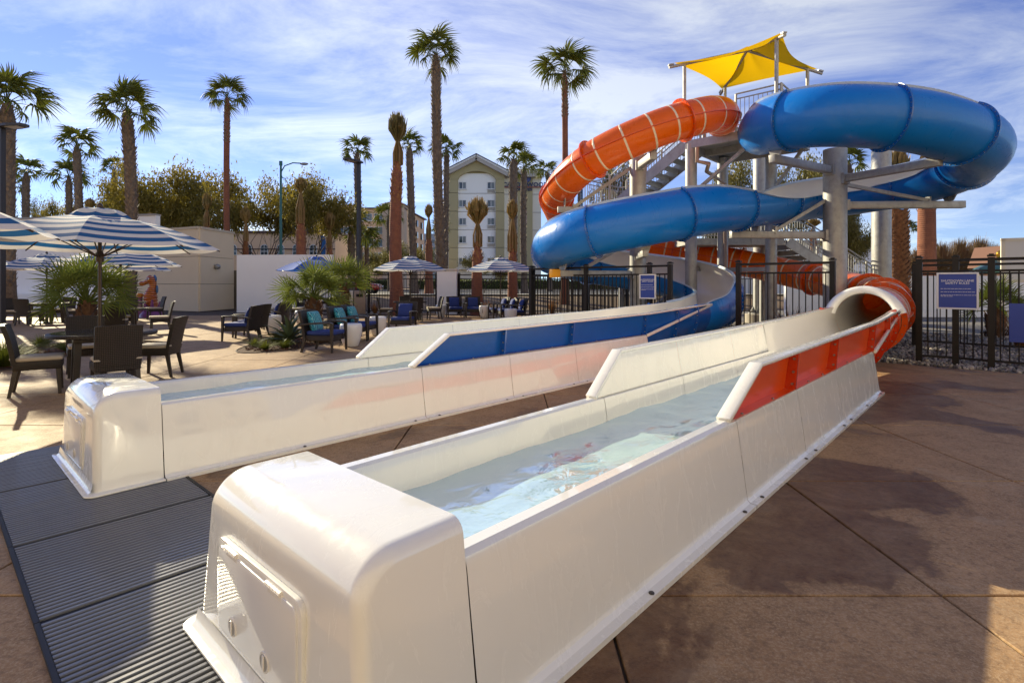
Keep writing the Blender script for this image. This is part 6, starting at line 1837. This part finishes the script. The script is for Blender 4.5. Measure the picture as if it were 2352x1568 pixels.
# tan apartment hotel farther left
tanw = mat('tan_building_stucco', (0.66, 0.45, 0.285), .9, noise=(.2, .4, (0.60, 0.405, 0.255)))
greyw = mat('taupe_building_stucco', (0.42, 0.34, 0.265), .9)
rooft = mat('brown_roof_edge', (0.10, 0.06, 0.05), .8)
YT = 120.0
apt = empty('tan_apartment_building', Vector((at(815, 651, YT).x, YT, SZ)), 0, 'four storey tan building with brown roof edge behind the palms', 'building')
ao = Vector(apt.location)
AX = lambda x: at(x, 651, YT).x - ao.x
AZ = lambda y: at(0, y, YT).z - ao.z
mb = MB(); mb.prism([(AX(690), 0), (AX(690), 21), (AX(929) + 1.0, 21), (AX(929), 0)], 0, AZ(480)); mb.build('wall', tanw, apt, fix=True)
mb = MB(); mb.prism([(AX(688), -.5), (AX(688), 21.5), (AX(929) + 1.6, 21.5), (AX(930.5), -.5)], AZ(480), AZ(477.2)); mb.build('roof_edge', rooft, apt, fix=True)
mb = MB(); mb.box(((AX(769) + AX(815)) / 2, .3, AZ(560) / 2 + AZ(474) / 2 - AZ(560) / 2), (AX(815) - AX(769), 1.2, AZ(474))) ; mb.build('raised_parapet', tanw, apt)
mb = MB(); mb.box(((AX(769) + AX(815)) / 2, .3, AZ(472.6)), (AX(817) - AX(767), 1.8, .35)); mb.build('parapet_cap', rooft, apt)
mb = MB(); mb.box(((AX(880) + AX(930)) / 2, 2.0, AZ(471) / 2), (AX(930) - AX(880), 5.5, AZ(471))); mb.build('stair_tower', greyw, apt)
mb = MB(); a0_, a1_, z_ = AX(877), AX(934), AZ(471); mb.add([(a0_, -1.6, z_), (a1_, -1.6, z_), (a1_, 5.6, z_), (a0_, 5.6, z_), ((a0_ + a1_) / 2, 2, z_ + 1.4)], [(0, 1, 4), (1, 2, 4), (2, 3, 4), (3, 0, 4), (3, 2, 1, 0)]); mb.build('hip_roof', mat('brown_tile_roof', (0.17, 0.09, 0.065), .8, wave=(3, .5, 'X')), apt, fix=True)
mb = MB(); mb.box(((AX(769) + AX(777)) / 2, -.05, AZ(480) / 2), (AX(777) - AX(769) - .2, 2.0, AZ(480) - .3)); mb.build('grey_pier', greyw, apt)
k = 0
for yc in (499, 529.5, 558.5, 588):
    for xc, w_ in ((715, 3.4), (748, 2.2), (790, 2.6), (843, 2.4), (870, 2.1)):
        window(apt, AX(xc), AZ(yc), w_, 1.62, -.35 if 769 < xc < 815 else -.02, k); k += 1
for q in range(3):
    for j, yc in enumerate((500, 529, 557)):
        mb = MB(); mb.box((AX(929) + .03 + .33 * (q + .8) * 1.0, 7 + 5 * q, AZ(yc)), (.5, 1.2, 1.5)); mb.build('side_window', glassw, apt)
# low tan restaurant with arched windows
YL_ = 75.0
lo2 = empty('arched_window_building', Vector((at(615, 651, YL_).x, YL_, SZ)), 0, 'low tan building with white arched windows behind the olive trees', 'building')
LX = lambda x: at(x, 651, YL_).x - lo2.location.x
LZ = lambda y: at(0, y, YL_).z - SZ
mb = MB(); mb.box(((LX(520) + LX(770)) / 2, 5, LZ(534) / 2), (LX(770) - LX(520), 10, LZ(534))); mb.build('wall', tanw, lo2)
mb = MB(); mb.box(((LX(520) + LX(770)) / 2, 5, LZ(533)), (LX(772) - LX(518), 10.6, .35)); mb.build('roof_edge', rooft, lo2)
mb = MB(); mb.box(((LX(520) + LX(770)) / 2, -.06, LZ(572)), (LX(770) - LX(520), .12, .14)); mb.build('string_course', rooft, lo2)
for xc in (536, 571, 607.5, 645, 681, 720):
    pts = [(LX(xc) + .52 * cos(R(a)), LZ(570) + .52 * sin(R(a))) for a in range(0, 181, 15)]
    poly = [(LX(xc) + .52, LZ(586))] + pts + [(LX(xc) - .52, LZ(586))]
    mb = MB(); mb.prism(poly, -.1, -.02, 'y'); wv = mb.build('arched_window', winw, lo2, fix=True)
    for s_ in (-1, 1):
        for j in range(2):
            mb = MB(); mb.box((LX(xc) + s_ * .24, -.115, LZ(586) + .28 + .5 * j), (.40, .03, .42)); mb.build('pane', glassw, wv)
        mb = MB(); mb.prism([(LX(xc) + s_ * .04, LZ(570) + .04)] + [(LX(xc) + s_ * .44 * cos(R(a)), LZ(570) + .44 * sin(R(a)) + .02) for a in (5, 25, 45, 65, 84)], -.13, -.105, 'y'); mb.build('pane', glassw, wv, fix=True)
# white low building and small far things
wb = empty('white_low_building', Vector((22.5, 45, 0)), 0, 'low white building with small windows seen under the stairs', 'building')
mb = MB(); mb.box((1.5, 4, 2.4), (15, 8, 4.8)); mb.build('wall', stucco_w, wb)
mb = MB(); mb.box((1.5, 4, 4.9), (15.6, 8.6, .25)); mb.build('roof_edge', trimg, wb)
for k in range(5): window(wb, -4 + 2.6 * k, 1.9, 1.1, 1.2, -.02, k)
ofc = empty('grey_office_block', Vector((at(985, 651, 260).x, 260, SZ)), 0, 'distant grey office block between apartment building and palms', 'building')
mb = MB(); mb.box((0, 6, 12.4), (10, 12, 24.8)); mb.build('wall', mat('hazy_grey_wall', (.30, .33, .37), .8), ofc)
for j in range(6):
    mb = MB(); mb.box((0, -.05, 4 + 3.4 * j), (9, .12, 1.5)); mb.build('window_band', glassw, ofc)
rh = empty('brown_roof_house', Vector((41.0, 41, 0)), 0, 'brown roofed house at the right edge behind the fence', 'building')
mb = MB(); mb.box((1, 2, 1.35), (7, 3.6, 2.7)); mb.build('wall', pale, rh)
mb = MB(); mb.prism([(-3.2, 2.7), (5.2, 2.7), (5.2, 4.4), (-2.6, 4.4)], -.2, 4, 'y'); mb.build('roof', mat('brown_shingle', (.17, .085, .06), .9, wave=(4, .5, 'Z')), rh, fix=True)
ks = empty('kiosk', Vector((22.2, 24.6, 0)), 0, 'small kiosk with green roof and gold ball at the right edge', 'kiosk')
mb = MB(); mb.lathe([(.75, 0), (.75, 1.95)], 8); mb.build('body', mat('kiosk_cream', (.55, .42, .30), .7, noise=(4, .7, (.45, .06, .04))), ks)
mb = MB(); mb.lathe([(1.15, 1.95), (.95, 2.15), (.3, 2.5), (.06, 2.62)], 8); mb.build('roof', mat('green_roof', (.03, .13, .10), .4), ks)
mb = MB(); ball(mb, (0, 0, 2.78), .2); mb.build('finial_ball', mat('gold_ball', (.55, .30, .05), .3, metal=.8), ks, smooth=180)
bd = empty('notice_board', Vector((16.55, 17.4, 0)), R(-30), 'cream framed notice board at the right edge', 'sign')
mb = MB(); mb.box((0, 0, 2.2), (1.2, .06, 1.3)); mb.build('panel', winw, bd)
mb = MB()
for s_ in (-1, 1): mb.box((s_ * .6, 0, 1.45), (.1, .1, 2.9))
mb.box((0, 0, 2.87), (1.3, .1, .1)); mb.box((0, 0, 1.53), (1.3, .1, .1)); mb.build('frame', pale, bd)
# teal street lamp
sl = empty('street_lamp', Vector((at(645, 651, 36).x, 36, .4)), 0, 'tall teal street lamp with two arms beside the olive tree', 'street lamp')
tealm = mat('teal_lamp_paint', (.02, .13, .13), .45); zt_ = at(0, 376, 36).z - .4
mb = MB(); mb.tube([(0, 0, 0), (0, 0, 1.0), (0, 0, zt_)], [.13, .10, .07], 12); mb.build('pole', tealm, sl, smooth=60)
mb = MB(); mb.tube([(0, 0, zt_ - .6), (.25, 0, zt_ - .15), (.8, 0, zt_ + .05), (1.35, 0, zt_ + .02)], .04, 8); a_ = mb.build('arm', tealm, sl, smooth=60)
mb = MB(); ball(mb, (1.55, 0, zt_ - .02), .26, 8, 1.1, .5, .35); mb.build('lamp_head', mat('lamp_grey', (.25, .26, .26), .5), a_, smooth=180)
mb = MB(); mb.tube([(0, 0, zt_ - .7), (.12, 0, zt_ - .95), (.35, 0, zt_ - 1.0)], .03, 8); mb.box((0, 0, zt_ + .02), (.18, .12, .3)); mb.build('bracket', tealm, sl)
# flag on its pole
fg = empty('flag_pole', Vector((at(1199, 651, 72).x, 72, SZ)), 0, 'white flag pole with a limp striped national flag before hotel', 'flag')
zf = at(0, 452, 72).z - SZ
mb = MB(); mb.tube([(0, 0, 0), (0, 0, zf)], [.08, .04], 10); mb.build('pole', winw, fg, smooth=60)
def flagm():
    m = mat('striped_flag_cloth', (.5, .05, .06), .85); t = m.node_tree; b = t.nodes['Principled BSDF']; n_ = t.nodes.new; l_ = t.links.new
    u = n_('ShaderNodeUVMap'); s_ = n_('ShaderNodeSeparateXYZ'); l_(u.outputs[0], s_.inputs[0])
    def mth(op, a, v):
        x = n_('ShaderNodeMath'); x.operation = op; l_(a, x.inputs[0])
        if isinstance(v, float): x.inputs[1].default_value = v
        else: l_(v, x.inputs[1])
        return x.outputs[0]
    g = mth('GREATER_THAN', mth('FRACT', mth('MULTIPLY', s_.outputs['Y'], 6.5), 0.0), .5)
    x = n_('ShaderNodeMix'); x.data_type = 'RGBA'; x.inputs['A'].default_value = (.42, .02, .03, 1); x.inputs['B'].default_value = (.65, .62, .60, 1); l_(g, x.inputs['Factor'])
    c = mth('MULTIPLY', mth('LESS_THAN', s_.outputs['X'], .42), mth('GREATER_THAN', s_.outputs['Y'], .46))
    y = n_('ShaderNodeMix'); y.data_type = 'RGBA'; y.inputs['B'].default_value = (.012, .018, .09, 1); l_(c, y.inputs['Factor']); l_(x.outputs['Result'], y.inputs['A'])
    l_(y.outputs['Result'], b.inputs['Base Color']); return m
mb = MB(); mb.uv = []; rows = []
for i in range(17):
    f = i / 16; row = []
    for j in range(11):
        v_ = j / 10; row.append((.05 + .55 * f + .05 * sin(9 * f), .14 * sin(f * 12 + v_), zf - .5 - 1.75 * (1 - v_) - 1.5 * f ** .8)); mb.uv.append((f, v_))
    rows.append(row)
mb.grid(rows); mb.build('flag_cloth', flagm(), fg, smooth=180)
bf_ = empty('banner_flag', Vector((at(737, 651, 52).x, 52, SZ)), 0, 'blue feather banner on a pole before the tan building', 'banner')
zb_ = at(0, 534, 52).z - SZ; mb = MB(); mb.tube([(0, 0, 0), (0, 0, zb_)], .03, 8); mb.build('pole', lampm, bf_)
mb = MB(); mb.grid([[(.0, .02, zb_ - 2.2), (.42, .06, zb_ - 2.1)], [(0, .02, zb_ - 1), (.50, -.04, zb_ - .9)], [(0, .02, zb_), (.30, 0, zb_ + .05)]]); mb.build('banner_cloth', mat('blue_banner', (.02, .13, .40), .7), bf_, smooth=60)
# parked red car across the street
car = empty('parked_car', Vector((at(818, 651, 46).x, 46, SZ + .02)), 0, 'low red car on the street behind the lamp post', 'car')
redp = mat('red_car_paint', (.32, .012, .012), .2, coat=.8)
mb = MB(); prof = [(-2.1, .32), (2.1, .32), (2.15, .62), (2.0, .82), (1.1, .92), (.5, 1.32), (-.9, 1.34), (-1.6, .96), (-2.12, .88), (-2.16, .55)]
mb.prism(prof, -.85, .85, 'y'); mb.build('body', redp, car, fix=True, bevel=.08)
mb = MB(); mb.prism([(1.0, .93), (.47, 1.27), (-.86, 1.29), (-1.45, .97)], -.862, .862, 'y'); mb.build('side_glass', glassw, car, fix=True)
for x in (-1.35, 1.35):
    for s_ in (-1, 1):
        mb = MB(); mb.tube([(x, s_ * .72, .33), (x, s_ * .9, .33)], .33, 20); wl = mb.build('wheel', lampm, car, smooth=40)
        mb = MB(); mb.tube([(x, s_ * .895, .33), (x, s_ * .91, .33)], .2, 14); mb.build('rim', bolt_m, wl)
# planter pot at the left edge
pt = empty('teal_pot', (-8.75, 8.75, 0), 0, 'teal glazed plant pot at the left edge', 'plant pot')
mb = MB(); mb.lathe([(0, 0), (.14, 0), (.2, .2), (.22, .36), (.24, .40), (.20, .40), (.18, .33), (0, .33)], 20, cap=False); mb.build('pot', mat('teal_glaze', (.02, .19, .24), .2, coat=.5), pt, smooth=50)
pb = empty('patio_box', (-6.98, 6.35, 0), R(20), 'low brown wooden planter end at the left photo edge', 'planter')
mb = MB(); mb.box((0, 0, .09), (.34, .6, .18)); mb.build('body', mat('brown_timber', (.10, .06, .035), .7), pb, bevel=.01)
